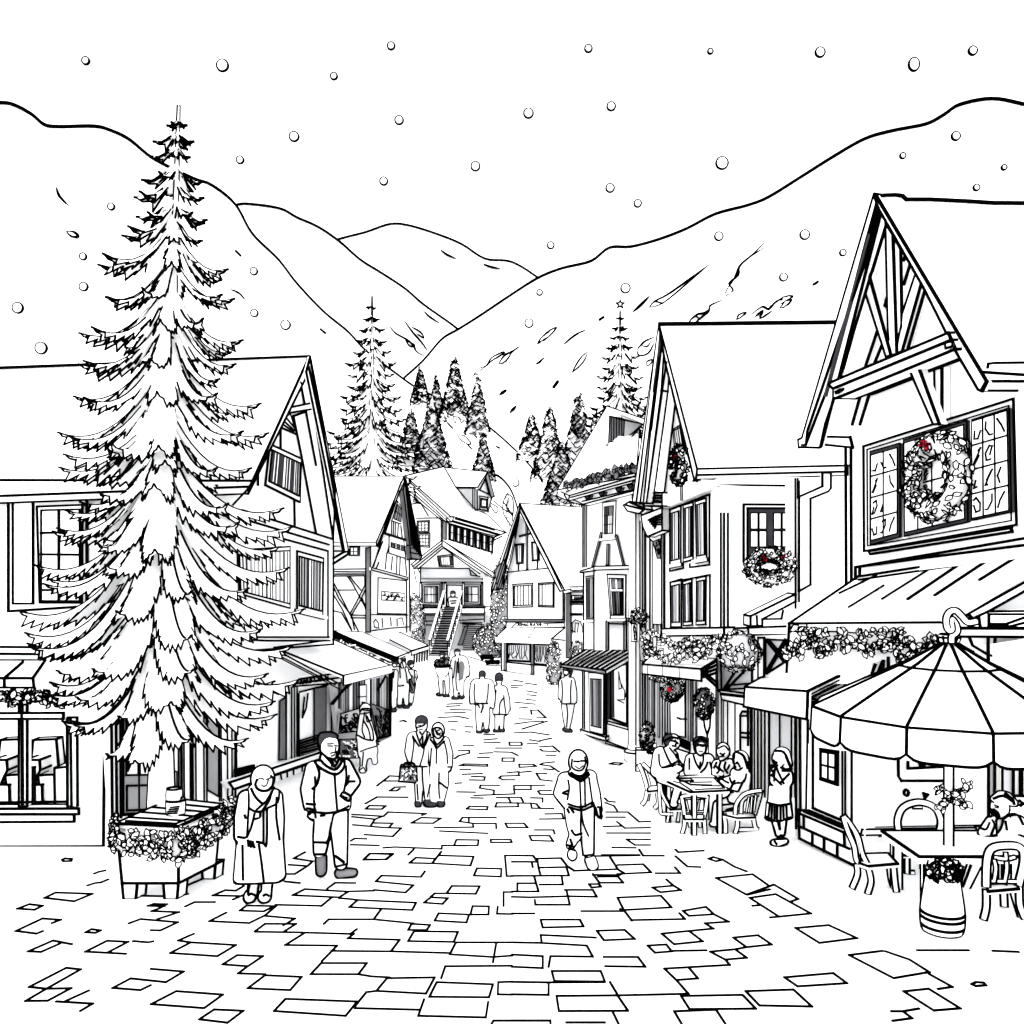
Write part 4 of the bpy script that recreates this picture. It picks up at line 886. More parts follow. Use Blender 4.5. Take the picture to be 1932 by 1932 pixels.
m.prism(T1.ps(zD("640,505 730,545 1240,395 1240,370 720,500"),.7),(0,.5,-.1),'paper',4)
m.prism(T1.ps(zD("715,555 835,612 1235,505 1235,430"),.3),(.2,.4,0),'paper',4); strokes(m,T1,[zD("690,540 720,590 830,620"),zD("740,560 1235,425"),zD("830,590 1235,495")],4,.75)
for x in (870,980,1110,1200): slab(m,T1,zD(f"{x-22},{552-(x-870)*.25} {x+22},{540-(x-870)*.25} {x+10},{570-(x-870)*.25} {x-10},{575-(x-870)*.25}"),.5,.1,'dark',w=3)
m.build('roof',HR)
m=MB() # dormer
DR=Pl(1147,23.4,1180,23.2)
m.prism([DR.p(1145,766,.3),DR.p(1215,790,.3),P(1222,800,24),P(1150,775,24.5)],(0,.1,-.06),'paper',4)
m.prism(DR.ps(zP("1150,785 1178,793 1176,832 1148,838")),(.4,.4,0),'mid',4); m.prism([DR.p(1178,793),P(1213,800,23.6),DR.p(1176,832)],(.0,.2,0),'grey',4)
m.prism(DR.ps(zP("1144,840 1150,834 1180,830 1180,838 1160,846"),.1),(0,.1,0),'paper',3.5)
for x in (1153,1158,1163,1168,1173): m.line(DR.ps([(x,787),(x,832)],.03),3.5)
m.line([P(1213,800,23.5),DR.p(1182,836,.1)],4)
m.build('dormer',HR)
r=random.Random(5); m=MB(); pts=[]
for k in range(90):
    t=r.random(); a=zD([(690+t*550,478-t*150+r.uniform(-28,22))])[0]; pts.append((T1.p(a[0],a[1],.75+r.uniform(0,.1)),Vector((-.2,-1,.2))))
m.leaves(pts,.10,2.4,'mid'); solo(m,'eave_garland','leafy garland along the eave of the bay tower house','garland',T1.p(*zD("960,430")[0],.8))
m=MB() # striped awning
q=[T1.p(*zD("850,1738")[0],.15),T1.p(*zD("1252,1750")[0],.1),T1.p(*zD("1010,1893")[0],1.5),T1.p(*zD("672,1850")[0],1.2)]
m.prism(q,(0,0,-.05),'paper',4.5)
for k in range(9):
    s=k/9; e=.055; n=[bil(q,s,0),bil(q,s+e,0),bil(q,s+e,1),bil(q,s,1)]; up=Vector((0,-.015,.03)); m.prism([x+up for x in n],(0,0,-.01),'ink',0)
m.prism([q[3],q[2],q[2]-Vector((0,0,.1)),q[3]-Vector((0,0,.07))],(0,.03,0),'mid',4); m.prism([q[2],q[1],q[1]-Vector((0,0,.12)),q[2]-Vector((0,0,.1))],(0,.03,0),'paper',4)
m.build('awning',HR)
m=MB()
strokes(m,TL,[zH("250,1110 250,1590"),zH("265,1125 265,1585"),zH("425,1120 425,1665"),zH("438,1120 436,1670")],4.5,.02)
m.prism(TL.ps(zH("235,1580 430,1640 430,1668 240,1612"),.1),(.1,.2,0),'paper',4.5); m.prism(TR.ps(zH("430,1668 610,1735 612,1745 430,1685"),.08),(.1,.2,0),'paper',4)
slab(m,TR,zH("445,1515 605,1560 600,1580 445,1535"),.12,.12,w=4); slab(m,TR,zH("440,1110 465,1110 465,1500 440,1500"),.03,.02,'dark',w=3)
strokes(m,TR,[zH("600,1080 600,1560"),zH("620,1060 625,1740"),zH("640,1060 645,1740")],4,.02)
m.build('shop_wall',HR)
window(HR,TL,zH("300,1140 415,1145 412,1620 310,1595"),1,1,4,ins=.14,pane='grey',door=True,bars=[(.1,.25,'dark'),(.3,.5,'grey'),(.52,.7,'mid'),(.75,.9,'dark')])
window(HR,TR,zH("470,1100 600,1060 600,1550 475,1500"),1,1,4,ins=.05,bars=[(.0,.2,'dark')],extra=lambda mb,up:[mb.line([bil(up,s,t) for s,t in c],3) for c in (((.5,.1),(.62,.3),(.9,.45),(.95,.55)),((.5,.1),(.52,.42),(.7,.4),(.62,.3)),((.9,.45),(.88,.6),(.4,.62),(.85,.66)))])
# corner column and side strip between the houses
m=MB(); KP=Pl(1190,21.4,1250,19.8)
m.prism(KP.ps(zP("1190,965 1252,955 1252,1440 1190,1422"),0),(4,1,0),'paper',0)
for x,wd,mt in ((1192,5,'ink'),(1197,4,'ink'),(1206,7,'mid'),(1212,4,'ink'),(1217,5,'ink'),(1226,4,'ink'),(1232,4,'ink'),(1240,6,'mid'),(1247,4,'ink')): strokes(m,KP,[[(x,985),(x,1415)]],wd,.03,mt)
slab(m,KP,zD("1335,860 1440,815 1440,1540 1375,1540 1375,900"),.06,.03,w=3.5); slab(m,KP,zD("1375,900 1435,880 1435,1030 1410,1030"),.1,.02,'mid',w=3); scribble(m,KP,zD("1380,900 1432,890 1432,1000 1400,1000"),8,3,3,.12,.2)
m.build('corner_strip',HR)
m=MB(); c=KP.p(*zH("650,1400")[0],.35); c0=Vector((c.x,c.y,0))
m.lathe(c0,[(.2,0),(.22,.05),(.22,.22),(.14,.27),(.12,.4),(.12,3.0),(.11,6.0)],w=4,rings=(2,3)); m.line([c0+Vector((.02,-.13,.4)),c0+Vector((.02,-.13,6))],3.5); m.build('corner_column',HR)
m=MB(); cc=KP.p(*zD("1235,640")[0],.35)
m.prism(KP.ps(zD("1150,620 1200,590 1300,610 1310,650 1270,685 1180,665"),.45),(.2,.2,0),'paper',4.5); m.prism(KP.ps(zD("1320,515 1445,520 1445,625 1310,625"),.5),(.2,.2,0),'paper',4); strokes(m,KP,[zD("1330,540 1440,545"),zD("1330,560 1440,565"),zD("1330,585 1440,590"),zD("1170,620 1290,650"),zD("1200,600 1300,640")],5,.52)
m.prism(KP.ps(zD("1285,700 1445,640 1445,815 1335,862 1300,790"),.3),(.2,.2,0),'paper',4.5)
for k in range(5): strokes(m,KP,[zD(f"{1340+k*12},{735+k*15} {1400},{705+k*16} {1440},{690+k*20}")],4.5,.33)
m.build('bracket',HR)
bush('hanging_basket','round hanging basket of leaves on the column between tower house and wreath house','hanging plant',atz(zH,"680,715",20.3),.2,.2,.2,70,.055,2.2,core='mid')
m=MB(); q=KP.ps(zH("700,790 720,850 735,1050 700,1050 690,900"),.5); m.prism(q,(.1,.1,0),'grey',3)
slab(m,KP,zH("630,760 672,770 672,900 630,900"),.45,.05,'paper',w=3); scribble(m,KP,zH("635,770 668,775 668,890 635,890"),8,2.5,2,.5,.3)
solo(m,'hanging_sign','small hanging sign with scrollwork below the round basket','sign',q[0])
# ================================================================ WREATH HOUSE
H4=thing('wreath_house','white steep-roofed house with wreaths on its gable and window','house',Vector((P(1360,HZ,16).x,16,0)))
GP=Pl(1248,20,1360,16); FP=Pl(1360,16,1506,16); GG=Pl(1195,21.5,1300,17.5)
m=MB(); m.prism(GP.ps([(1248,1205),(1248,1015),(1360,912),(1360,1205)],0),(4,2,0),'paper',0); m.prism(FP.ps([(1360,1205),(1360,900),(1510,900),(1510,1205)],0),(0,4,0),'paper',0)
m.prism(GG.ps(zE("290,1610 300,420 560,1380 730,1430"),.0),(6,1,0),'paper',0)
strokes(m,GP,[zE("285,1620 730,1428"),zD("1448,640 1448,1620"),zD("1436,640 1436,1620"),zD("1462,640 1462,1560")],5,.03)
strokes(m,FP,[zE("730,1428 1315,1435"),zH("1320,-90 1320,780"),zH("1345,-90 1345,780"),zH("1375,-90 1375,775")],4.2,.03)
strokes(m,GG,[zE("388,800 290,1610"),zE("300,420 388,800")],4.5,.05)
m.build('wall',H4)
m=MB(); pk=GG.p(*zE("262,195")[0],.5)
L2=P(*zE("555,1305")[0],16.8)
m.line([pk+Vector((0,-.05,.02)),P(*zE("1900,178")[0],pk.y)+Vector((0,-.05,.02))],6.5)
m.prism([pk,P(*zE("1900,178")[0],pk.y),P(*zE("1900,1275")[0],L2.y),L2],(0,.1,-.03),'paper',4.8)
m.prism([L2,P(*zE("1720,1280")[0],L2.y),P(*zE("1720,1325")[0],L2.y),P(*zE("555,1352")[0],L2.y)],(0,.2,0),'paper',4.5)
m.prism([P(*zE("555,1354")[0],L2.y+.05),P(*zE("1720,1327")[0],L2.y+.05),P(*zE("1720,1360")[0],L2.y+.05),P(*zE("545,1390")[0],L2.y+.05)],(0,.2,0),'paper',4.5)
m.build('roof',H4)
m=MB()
m.prism([pk+Vector((0,-.02,0)),L2+Vector((0,-.02,0)),P(*zE("545,1390")[0],L2.y-.02),P(*zE("530,1370")[0],L2.y),GG.p(*zE("310,480")[0],.5),GG.p(*zE("272,260")[0],.5)],(.1,.3,0),'paper',4.5)
m.prism([pk,GG.p(*zE("300,400")[0],.45),GG.p(*zE("280,700")[0],.45),GG.p(*zE("165,1570")[0],.45),GG.p(*zE("60,1560")[0],.45)],(.15,.1,0),'paper',4.5)
strokes(m,GG,[zE("262,230 150,1060 85,1570"),zE("270,260 245,560 115,1575"),zE("275,300 255,500 140,1570"),zE("285,340 205,1000"),zE("165,1570 320,480")],4.2,.48)
strokes(m,GG,[zE("280,300 262,420 225,700")],7,.48,'dark'); strokes(m,GG,[zE("160,1490 290,1490"),zE("160,1530 285,1532"),zE("155,1560 280,1565")],4.5,.3)
m.build('bargeboard',H4)
window(H4,GG,zE("372,1000 440,960 470,1130 385,1150"),1,1,3.5,ins=.08,off=.08,bars=[(.1,.2,'ink'),(.3,.45,'mid'),(.55,.7,'dark'),(.8,.95,'ink')])
for rows in (("1508,655 1590,625 1590,1068 1510,1085","1612,620 1685,598 1685,1040 1612,1060","1705,592 1785,565 1790,1030 1712,1045"),("1512,1215 1595,1190 1595,1560 1515,1560","1610,1210 1675,1190 1680,1545 1612,1550","1712,1185 1785,1168 1782,1540 1710,1545")):
    for k,a in enumerate(rows): window(H4,GP,zD(a),1,1,4,ins=.12,sill=(k!=1 and rows[0][0:3]=="150" and '655' in rows[0]),bars=[(.05,.3,'dark'),(.42,.52,'ink'),(.62,.75,'grey'),(.88,.97,'ink')] if k%2==0 else [(.0,.35,'dark'),(.6,.7,'ink'),(.8,.98,'dark')])
m=MB(); strokes(m,GP,[zD("1505,655 1812,535 1812,1080 1660,1100 1660,1075"),zD("1505,655 1505,1130 1610,1105 1610,1070"),zD("1508,1215 1815,1158 1815,1560"),zD("1508,1215 1512,1562")],4.2,.05); m.build('window_trim',H4)
window(H4,FP,zG("120,28 460,30 460,395 120,398"),1,1,5,ins=.07,pane='dark',extra=lambda mb,up:[mb.prism([x+Vector((0,-.02,0)) for x in sub(up,*a)],(0,.01,0),'paper',2.5) for a in [(s,t,s+.16,t+.32) for s in (.06,.25,.57,.76) for t in (.1,.46)]])
m=MB(); m.prism(FP.ps(zH("1345,800 1842,782 1842,850 1345,850"),.1),(0,.3,0),'paper',4.5); m.prism(GP.ps(zH("865,800 1345,792 1345,852 868,858"),.08),(.2,.1,0),'paper',4.8); strokes(m,FP,[zH("1530,795 1535,850"),zH("1345,870 1830,872"),zH("1345,890 1830,892")],4,.13); m.build('jetty_beam',H4)
# side block with downpipe
SB=Pl(1500,15.4,1610,15.4)
m=MB(); m.prism(SB.ps(zE("1315,1375 1740,1360 1740,2700 1315,2700"),0),(0,1.5,0),'paper',0); strokes(m,SB,[zE("1315,1380 1318,2380"),zE("1345,1400 1345,2330"),zE("1335,1380 1335,1530")],3.5,.03)
m.build('side_wall',H4)
m=MB(); dp=zE("1525,1335 1525,1440 1345,1520 1345,2250"); d2=zE("1590,1335 1590,1455 1570,1480 1432,1535 1432,2200")
m.prism(SB.ps(dp+list(reversed(d2)),.12),(0,.1,0),'paper',4.5); m.build('downpipe',H4)
m=MB()
m.prism(SB.ps(zG("165,750 455,608 455,655 240,770 240,812 165,815"),.7),(0,.4,0),'paper',4.5); strokes(m,SB,[zG("205,750 208,810"),zG("240,770 365,768 375,715")],4,.72); m.build('small_canopy',H4)
# shopfront of the wreath house
PR=Pl(1205,21.0,1500,14.6)
m=MB(); m.prism(PR.ps(zP("1207,1200 1500,1200 1500,1592 1207,1425"),0),(4,2,0),'paper',0)
r=random.Random(21)
slab(m,PR,zH("730,1160 1110,1190 1100,1720 860,1730 730,1560"),.02,.01,'pale',w=0)
for x,wd,mt,y0,y1 in ((735,4,'ink',1150,1540),(752,4,'ink',1160,1560),(790,10,'grey',1180,1580),(805,5,'ink',1180,1570),(840,14,'grey',1180,1640),(865,5,'ink',1330,1700),(885,6,'ink',1360,1660),(905,5,'ink',1370,1640),(925,10,'mid',1380,1620),(1045,5,'ink',1200,1640),(1065,7,'mid',1200,1690),(1085,6,'ink',1200,1700),(1100,5,'ink',1200,1700),(1125,9,'dark',1210,1680),(1280,7,'dark',1100,1850),(1295,5,'ink',1000,1850),(1320,5,'ink',1290,1700),(1335,4,'ink',1330,1700),(1368,5,'ink',1360,1750),(1425,4,'ink',1380,1750)):
    slab(m,PR,zH(f"{x-wd/2},{y0} {x+wd/2},{y0} {x+wd/2},{y1} {x-wd/2},{y1}"),.04,.02,mt,w=0 if mt!='grey' else 2)
slab(m,PR,zH("930,1385 1040,1210 1045,1640 935,1620"),.035,.01,w=3); strokes(m,PR,[zH("985,1490 1010,1500 1050,1500")],4,.06)
slab(m,PR,zH("900,1610 1080,1680 1080,1760 900,1700"),.1,.1,w=4)
for k in range(5): strokes(m,PR,[zH(f"960,{1625+k*14} 1080,{1690+k*12}")],4.5,.22)
slab(m,PR,zH("1310,1275 1500,1300 1500,1320 1320,1300"),.15,.1,w=4); slab(m,PR,zH("1320,1310 1500,1330 1500,1390 1330,1350"),.12,.08,w=4)
strokes(m,PR,[zH("1530,1420 1530,1700"),zH("1470,1780 1470,1470 1485,1440 1530,1445 1525,1475 1490,1475"),zH("1480,1605 1535,1610"),zH("1480,1640 1535,1645")],4.5,.06)
for x,wd in ((1550,3.4),(1563,2.6),(1580,3),(1605,3),(1632,3.4),(1660,3.6),(1692,4),(1775,3.4),(1865,3),(1892,2.8)): strokes(m,PR,[zH(f"{x},1430 {x},2100")],wd,.06)
slab(m,PR,zH("1700,1450 1770,1460 1770,2100 1700,2100"),.04,.01,'pale',w=0); slab(m,PR,zH("1790,1470 1860,1470 1860,2100 1790,2100"),.04,.01,'pale',w=0)
slab(m,PR,zH("1612,1430 1628,1430 1628,2060 1612,2060"),.04,.01,'cream',w=0)
m.build('shop_wall',H4)
m=MB() # timber panels above
slab(m,PR,zH("1345,870 1560,870 1560,1260 1345,1270"),.03,.01,'pale',w=4); slab(m,PR,zH("1670,885 1830,890 1830,1050 1670,1150"),.03,.01,'pale',w=4)
strokes(m,PR,[zH("1345,1265 1450,1100"),zH("1370,1262 1530,1100"),zH("1665,885 1810,1060"),zH("1685,885 1825,1040"),zH("1830,890 1680,1140"),zH("1815,885 1665,1140"),zH("1370,1240 1545,1225")],4.2,.06)
slab(m,PR,zH("1610,870 1655,870 1655,1170 1610,1190"),.07,.05,w=4.5); slab(m,PR,zH("1290,1010 1320,1010 1325,1270 1300,1280"),.1,.08,'grey',w=4)
m.build('timber_panels',H4)
m=MB()
q=[PR.p(*zH("780,1015")[0],.05),PR.p(*zH("1290,1035")[0],.05),PR.p(*zH("1170,1112")[0],1.1),PR.p(*zH("715,1075")[0],1.0)]
m.prism(q,(0,0,-.04),'paper',4); m.prism([q[3],q[2]]+[PR.p(*zH("1170,1205")[0],1.1),PR.p(*zH("715,1150")[0],1.0)],(.03,.04,0),'paper',4.5)
for s in (.1,.38,.66): m.line([q[3].lerp(q[2],s),PR.p(*zH("715,1150")[0],1.02).lerp(PR.p(*zH("1170,1205")[0],1.12),s)],2)
for k in range(4): m.line([q[2]-Vector((0,0,.05*k)),PR.p(*zH(f"1290,{1050+k*30}")[0],.05)],5)
m.line([PR.p(*zH("1180,1150")[0],1.0),PR.p(*zH("1290,1250")[0],.1)],5); m.line([PR.p(*zH("1190,1130")[0],1.0),PR.p(*zH("1290,1220")[0],.1)],4)
m.build('awning',H4)
# ================================================================ BIG GABLE HOUSE
H5=thing('gable_shop_house','tall white gable house at right with open timber truss and awnings over its shop','house',Vector((5.1,13.2,0)))
XW=5.5
class PX(Pl):
    def __init__(s,x): s.a=Vector((x,10,4)); s.n=Vector((-1,0,0)); s.t=Vector((0,1,0))
R0=PX(XW); RG=PX(5.12)
m=MB(); m.prism(R0.ps(zP("1604,880 1604,1195 1616,1195 1616,1094 1995,1036 1995,740 1850,700 1660,420 1604,640"),0),(.3,0,0),'paper',0)
strokes(m,R0,[zE("1705,1120 1710,2450"),zE("1745,1130 1750,2440"),zE("1320,1440 1500,1440")[:0] or zE("1705,1130 1745,1130"),zF("600,1932 680,1650"),zF("660,1932 730,1705 780,1690 1075,1575"),zG("870,430 1300,372 1932,292"),zG("870,430 870,500")],5,.02)
m.build('wall',H5)
m=MB()
m.prism([RG.p(*zF("775,150")[0]),RG.p(*zF("1625,1530")[0]),RG.p(*zF("1640,1605")[0])]+[RG.p(*zF("1640,1605")[0])+Vector((6,0,0)),RG.p(*zF("1625,1530")[0])+Vector((6,0,0)),RG.p(*zF("775,150")[0])+Vector((6,0,0))],(0,-.02,-.02),'paper',0)
pk=RG.p(*zF("775,150")[0]); e1=RG.p(*zF("1625,1530")[0])
rp=Pg(pk,e1,e1+Vector((4,0,0)))
m.line([rp.p(u,v,.03) for u,v in zF("775,150 820,158 930,153 990,160 1020,188 1200,188 1500,203 1700,216 1980,218")],5.5)
m.line([rp.p(u,v,.04) for u,v in zF("1625,1530 1932,1550 1990,1553")],5); m.line([rp.p(u,v,.06) for u,v in zF("1650,1490 1655,1465 1700,1458 1932,1455 1990,1455")],4.5)
m.prism([RG.p(*zF("1640,1600")[0],.02),RG.p(*zF("1600,1672")[0],.02)]+[RG.p(*zF("1600,1672")[0],.02)+Vector((5,0,0)),RG.p(*zF("1640,1600")[0],.02)+Vector((5,0,0))],(0,.03,0),'paper',4.8)
m.build('roof',H5)
m=MB()
m.prism(RG.ps(zF("785,160 1645,1605 1610,1675 1580,1665 1390,1340 1160,880 790,230")+[],.03),(.05,0,0),'paper',5)
LF=zE("1370,1065 1405,1110 1500,1140 1600,830")
m.prism(RG.ps(zF("770,150 800,240 820,300")+zE("1515,1135 1500,1142 1345,1138 1340,1080 1370,1065"),.03),(.05,0,0),'paper',5)
strokes(m,RG,[zF("785,230 700,540 420,1620")+zE("1395,1120 1370,1120"),zF("800,260 690,700 250,1990")+zE("1400,1105"),zF("860,390 500,1580"),zF("455,1740 390,1932")+zE("1510,1130")],4.8,.05)
strokes(m,RG,[zF("740,480 600,960 400,1700")],8,.045,'dark')
m.prism(R0.ps(zE("1535,1055 1740,1060 1760,1140 1500,1115"),.2),(.1,0,0),'paper',4.8)
m.build('bargeboard',H5)
m=MB()
def tb(a,o=.12,mat='paper',w=4.8): slab(m,R0,zF(a),o,.1,mat,w=w)
tb("860,370 915,460 945,1390 895,1400 880,1200"); tb("915,460 975,570 985,1180 945,1300",.1)
tb("675,740 700,735 735,790 900,1400 865,1410 700,900",.16); tb("1095,760 1140,820 985,1370 940,1390 985,1150 990,1080",.1)
strokes(m,R0,[zF("1170,870 1030,1350"),zF("1140,810 1100,960"),zF("985,700 1010,630"),zF("985,900 1045,700"),zF("985,580 985,740"),zF("740,800 860,400"),zF("690,930 510,1580"),zF("790,1220 700,1490"),zF("825,1330 770,1465"),zF("870,950 830,1090")],4.8,.06)
m.build('truss_timbers',H5)
m=MB()
m.prism(RG.ps(zF("415,1620 500,1580 1345,1225 1370,1280 1400,1350 475,1732 455,1730 455,1660"),.1),(.3,0,0),'paper',5)
strokes(m,RG,[zF("455,1655 1365,1280")],5,.12); slab(m,RG,zF("465,1680 500,1660 530,1655 525,1670 490,1695 470,1700"),.13,.02,'ink',w=2); slab(m,RG,zF("1320,1310 1375,1300 1375,1330 1325,1345"),.14,.02,'mid',w=4)
slab(m,RG,zF("1330,1312 1360,1305 1360,1320 1332,1328"),.16,.02,'paper',w=0)
m.build('tie_beam',H5)
m=MB()
tb("1035,1450 1110,1480 1275,1932 1230,1932 1050,1520",.3); tb("1240,1510 1295,1490 1295,1932 1245,1932",.12)
strokes(m,R0,[zF("1130,1545 1440,1430")],5,.14); m.build('brace',H5)
# big triple window
def lead(seed):
    def f(mb,up):
        r=random.Random(seed)
        for k in range(3):
            for j in range(4):
                if r.random()<.8:
                    s=(k+.5)/3;t=(j+.5)/4; mb.line([bil(up,min(.97,max(.03,s+.1*math.cos(a*1.3+j))),t+.08*math.sin(a*1.1+k)) for a in range(r.randint(3,6))],3.2)
    return f
m=MB(); strokes(m,R0,[zP("1629,842 1912,752 1918,990 1630,1040 1629,842")],4,.1); slab(m,R0,zG("932,330 1850,180 1855,205 940,350"),.15,.1,w=5); slab(m,R0,zP("1629,842 1912,752 1918,990 1630,1040"),.06,.05,w=0)
strokes(m,R0,[zP("1636,848 1903,765 1908,982 1637,1030 1636,848")],2.4,.09); m.build('window_surround',H5)
window(H5,R0,zP("1642,852 1698,836 1698,1013 1642,1028"),2,4,2.6,ins=.06,pane='paper',fr='dark',mw=3,off=.10,extra=lead(1))
window(H5,R0,zP("1705,830 1824,793 1826,985 1706,1012"),4,2,2.6,ins=.03,pane='paper',fr='dark',mw=3,off=.10)
window(H5,R0,zP("1834,792 1904,770 1908,966 1834,982"),3,4,2.6,ins=.03,pane='paper',fr='dark',mw=3,off=.10,extra=lead(3))
# main awning
a1,a2,a4=P(1618,1088,13.6),P(1995,1030,9.5),P(1489,1176,14.0)
a3=P(1785,1174,12.4)
m=MB(); a2b=P(1995,1046,9.6); V=[a1,a2,a2b,a3,a4]; dn=Vector((0,0,-.05)); m.add(V+[x+dn for x in V],[(0,3,1),(1,3,2),(0,4,3),(5,6,8),(6,7,8),(5,8,9),(0,1,6,5),(1,2,7,6),(2,3,8,7),(3,4,9,8),(4,0,5,9)],'paper')
for x,y in ((a1,a2),(a2b,a3),(a3,a4),(a4,a1)): m.line([x,y],5)
m.line([a1+dn,a2+dn],4)
bw=BVHTree.FromPolygons(V+[x+dn for x in V],[(0,3,1),(1,3,2),(0,4,3),(5,6,8),(6,7,8),(5,8,9)])
for l in ("800,690 1025,552","1015,638 1330,440","1180,640 1495,428","1355,615 1680,400","1645,515 1880,370","740,600 1010,470"): m.line(cast_line(bw,zG(l),8),4.2,corner=120)
m.line([P(1614,1092,13.6),P(1614,1070,13.6),R0.p(1995,1005,.1)],5)
m.build('awning',H5)
m=MB(); OX=PX(a4.x); va=[(1489,1178),(1792,1178),(1790,1240),(1585,1262),(1486,1280)]
m.prism([P(1489,1178,14.0)]+[P(1489+(1792-1489),1179,13.9),P(1790,1250,13.9),P(1600,1290,13.9),P(1484,1290,14.0)],(.02,.05,0),'paper',0)
m.line([P(1489,1178,13.97),P(1484,1268,13.97)],4.5); m.build('valance',H5)
# lower awning
b1,b2,b3,b4=P(1488,1249,16.0),P(1692,1222,15.0),P(1524,1304,13.4),P(1406,1296,15.2)
m=MB(); m.prism([b1,b2,b3,b4],(0,0,-.04),'paper',5); dz=Vector((0,0,-.44)); m.prism([b4,b3,P(1522,1357,13.4),P(1404,1333,15.2)],(.06,.02,0),'paper',5)
m.line([P(1527,1318,13.5),P(1700,1232,15.0)],4); m.line([P(1530,1310,13.45),P(1695,1227,15.0)],2.2); m.line([P(1524,1304,13.35),P(1524,1400,13.6)],4.5)
m.build('awning',H5)
# upper shop wall behind umbrella with grey panels
UW=Pl(1500,14.6,1720,13.6)
m=MB(); m.prism(UW.ps(zG("560,1290 770,1170 1240,1000 1932,900 1932,1340 560,1400"),0),(1,2,0),'paper',0)
for a,mt in (("570,1285 770,1180 775,1310 570,1270",'pale'),("820,1145 860,1130 865,1290 815,1300",'pale'),("930,1060 1010,1040 940,1250 885,1275",'pale'),("1020,1040 1050,1030 1050,1190 1010,1210",'pale')): slab(m,UW,zG(a),.02,.01,mt,w=0)
strokes(m,UW,[zG("560,1285 775,1312 775,1170"),zG("815,1150 812,1300"),zG("865,1130 860,1290"),zG("970,1065 885,1275"),zG("1015,1050 930,1260"),zG("1022,1040 1018,1215"),zG("1055,1020 1055,1190")],5,.03)
for k in range(5): strokes(m,UW,[zG(f"555,{1305+k*16} {770-k*15},{1345+k*8}")],5,.04)
m.build('upper_shop_wall',H5)
# right-hand signboard frame and beam behind umbrella top
PB=Pl(1780,13.0,1990,13.0)
m=MB(); m.prism(PB.ps(zG("1500,830 2100,832 2100,885 1500,882"),.1),(0,.2,0),'paper',5); m.prism(PB.ps(zG("1560,725 1932,500 2100,410 2100,480 1932,590 1700,720 1600,765"),.15),(0,.2,0),'paper',4.8); strokes(m,PB,[zG("1560,740 2100,440"),zG("1640,750 1650,820"),zG("1705,740 1705,830"),zG("1710,720 2100,715"),zG("1710,738 2100,738"),zG("1705,800 1820,800 1932,760"),zG("1705,815 1850,815 2100,750")],4.5,.2)
slab(m,PB,zG("1720,715 1932,600 2000,560 2000,700"),.02,.01,'pale',w=0)
m.build('beam',H5)
m=MB(); m.prism(PB.ps(zG("1470,885 2100,885 2100,1400 1470,1400"),-.1),(0,.2,0),'paper',0); slab(m,PB,zG("1745,890 2100,890 2100,1200 1745,1130"),-.08,.01,'pale',w=0); strokes(m,PB,[zG("1700,890 1702,1120"),zG("1745,890 1742,1130"),zG("1580,890 1600,940 1700,1000 1932,1060 2100,1080"),zG("1470,900 1530,940 1600,980 1610,1040 1690,1060")],4.5,.0)
m.build('upper_front_wall',H5)
# ground-floor shop
SA=Pl(1505,14.3,1614,13.1); SF=Pl(1620,13.1,1900,13.1)
m=MB(); m.prism(SA.ps(zJ("185,130 700,130 700,1330 190,1070"),0),(2,1,0),'paper',0); m.prism(SF.ps([(1614,1330),(1990,1330),(1990,1640),(1614,1636)],0),(0,2,0),'paper',0)
strokes(m,SA,[zJ("170,130 170,990"),zJ("198,130 203,850"),zJ("190,850 195,1070 620,1280"),zJ("190,975 580,1150"),zJ("228,880 228,980"),zJ("295,1030 295,1125"),zJ("385,1070 385,1170"),zJ("487,1120 487,1215"),zJ("540,1040 545,1130")],4.2,.03)
strokes(m,SF,[zJ("690,1172 790,1172 788,1055"),zJ("660,1055 940,1045")],4.2,.03)
m.build('shop_wall',H5)
m=MB(); slab(m,SA,zJ("265,30 300,30 300,835 560,945 560,975 250,860"),.06,.05,w=4.5); slab(m,SA,zJ("190,850 250,855 560,990 560,1030 210,880"),.12,.1,w=5)
strokes(m,SA,[zJ("230,865 550,1000"),zJ("270,850 540,965")],3,.15); m.build('window',H5)
window(H5,SA,zJ("360,380 492,400 490,655 360,612"),2,2,5,ins=.08,off=.05)
m=MB()
for x,wd in ((528,3.4),(550,3.4),(600,4),(660,4),(692,4.4)): strokes(m,SF if x>590 else SA,[zJ(f"{x},400 {x},{900 if x<550 else 1040}")],wd,.05)
m.build('corner_post',H5)
m=MB(); slab(m,SF,zJ("690,400 1655,400 1655,970 700,990"),.06,.04,w=5); slab(m,SF,zJ("680,1000 1560,985 1560,1030 670,1045"),.15,.1,w=3.2)
strokes(m,SF,[zJ("960,440 962,590 985,625 1340,625"),zJ("1035,480 1035,530 1320,515"),zJ("1135,450 1120,480 1135,515 1160,500 1165,465"),zJ("1230,470 1225,520"),zJ("1290,475 1290,515")],4.5,.1)
m.line([SF.p(*zJ([(1022+18*math.cos(a),716+24*math.sin(a))])[0],.12) for a in [k*.55 for k in range(12)]],4.5); strokes(m,SF,[zJ("1155,720 1190,730 1165,760 1155,720")],4,.12)
m.build('shop_window',H5)
m=MB(); slab(m,SF,zJ("1665,460 1745,450 1745,760 1665,770"),.03,.01,'pale',w=0); slab(m,SF,zJ("1720,450 1745,450 1745,690 1720,690"),.04,.01,'cream',w=0); slab(m,SF,zJ("1775,460 1850,460 1850,740 1775,740"),.03,.01,'pale',w=0)
for x,wd in ((1655,3.6),(1705,3.6),(1765,3.4),(1850,4),(1900,3.4),(1920,3.2)): strokes(m,SF,[zJ(f"{x},450 {x},{740 if x>1700 else 800}")],wd,.06)
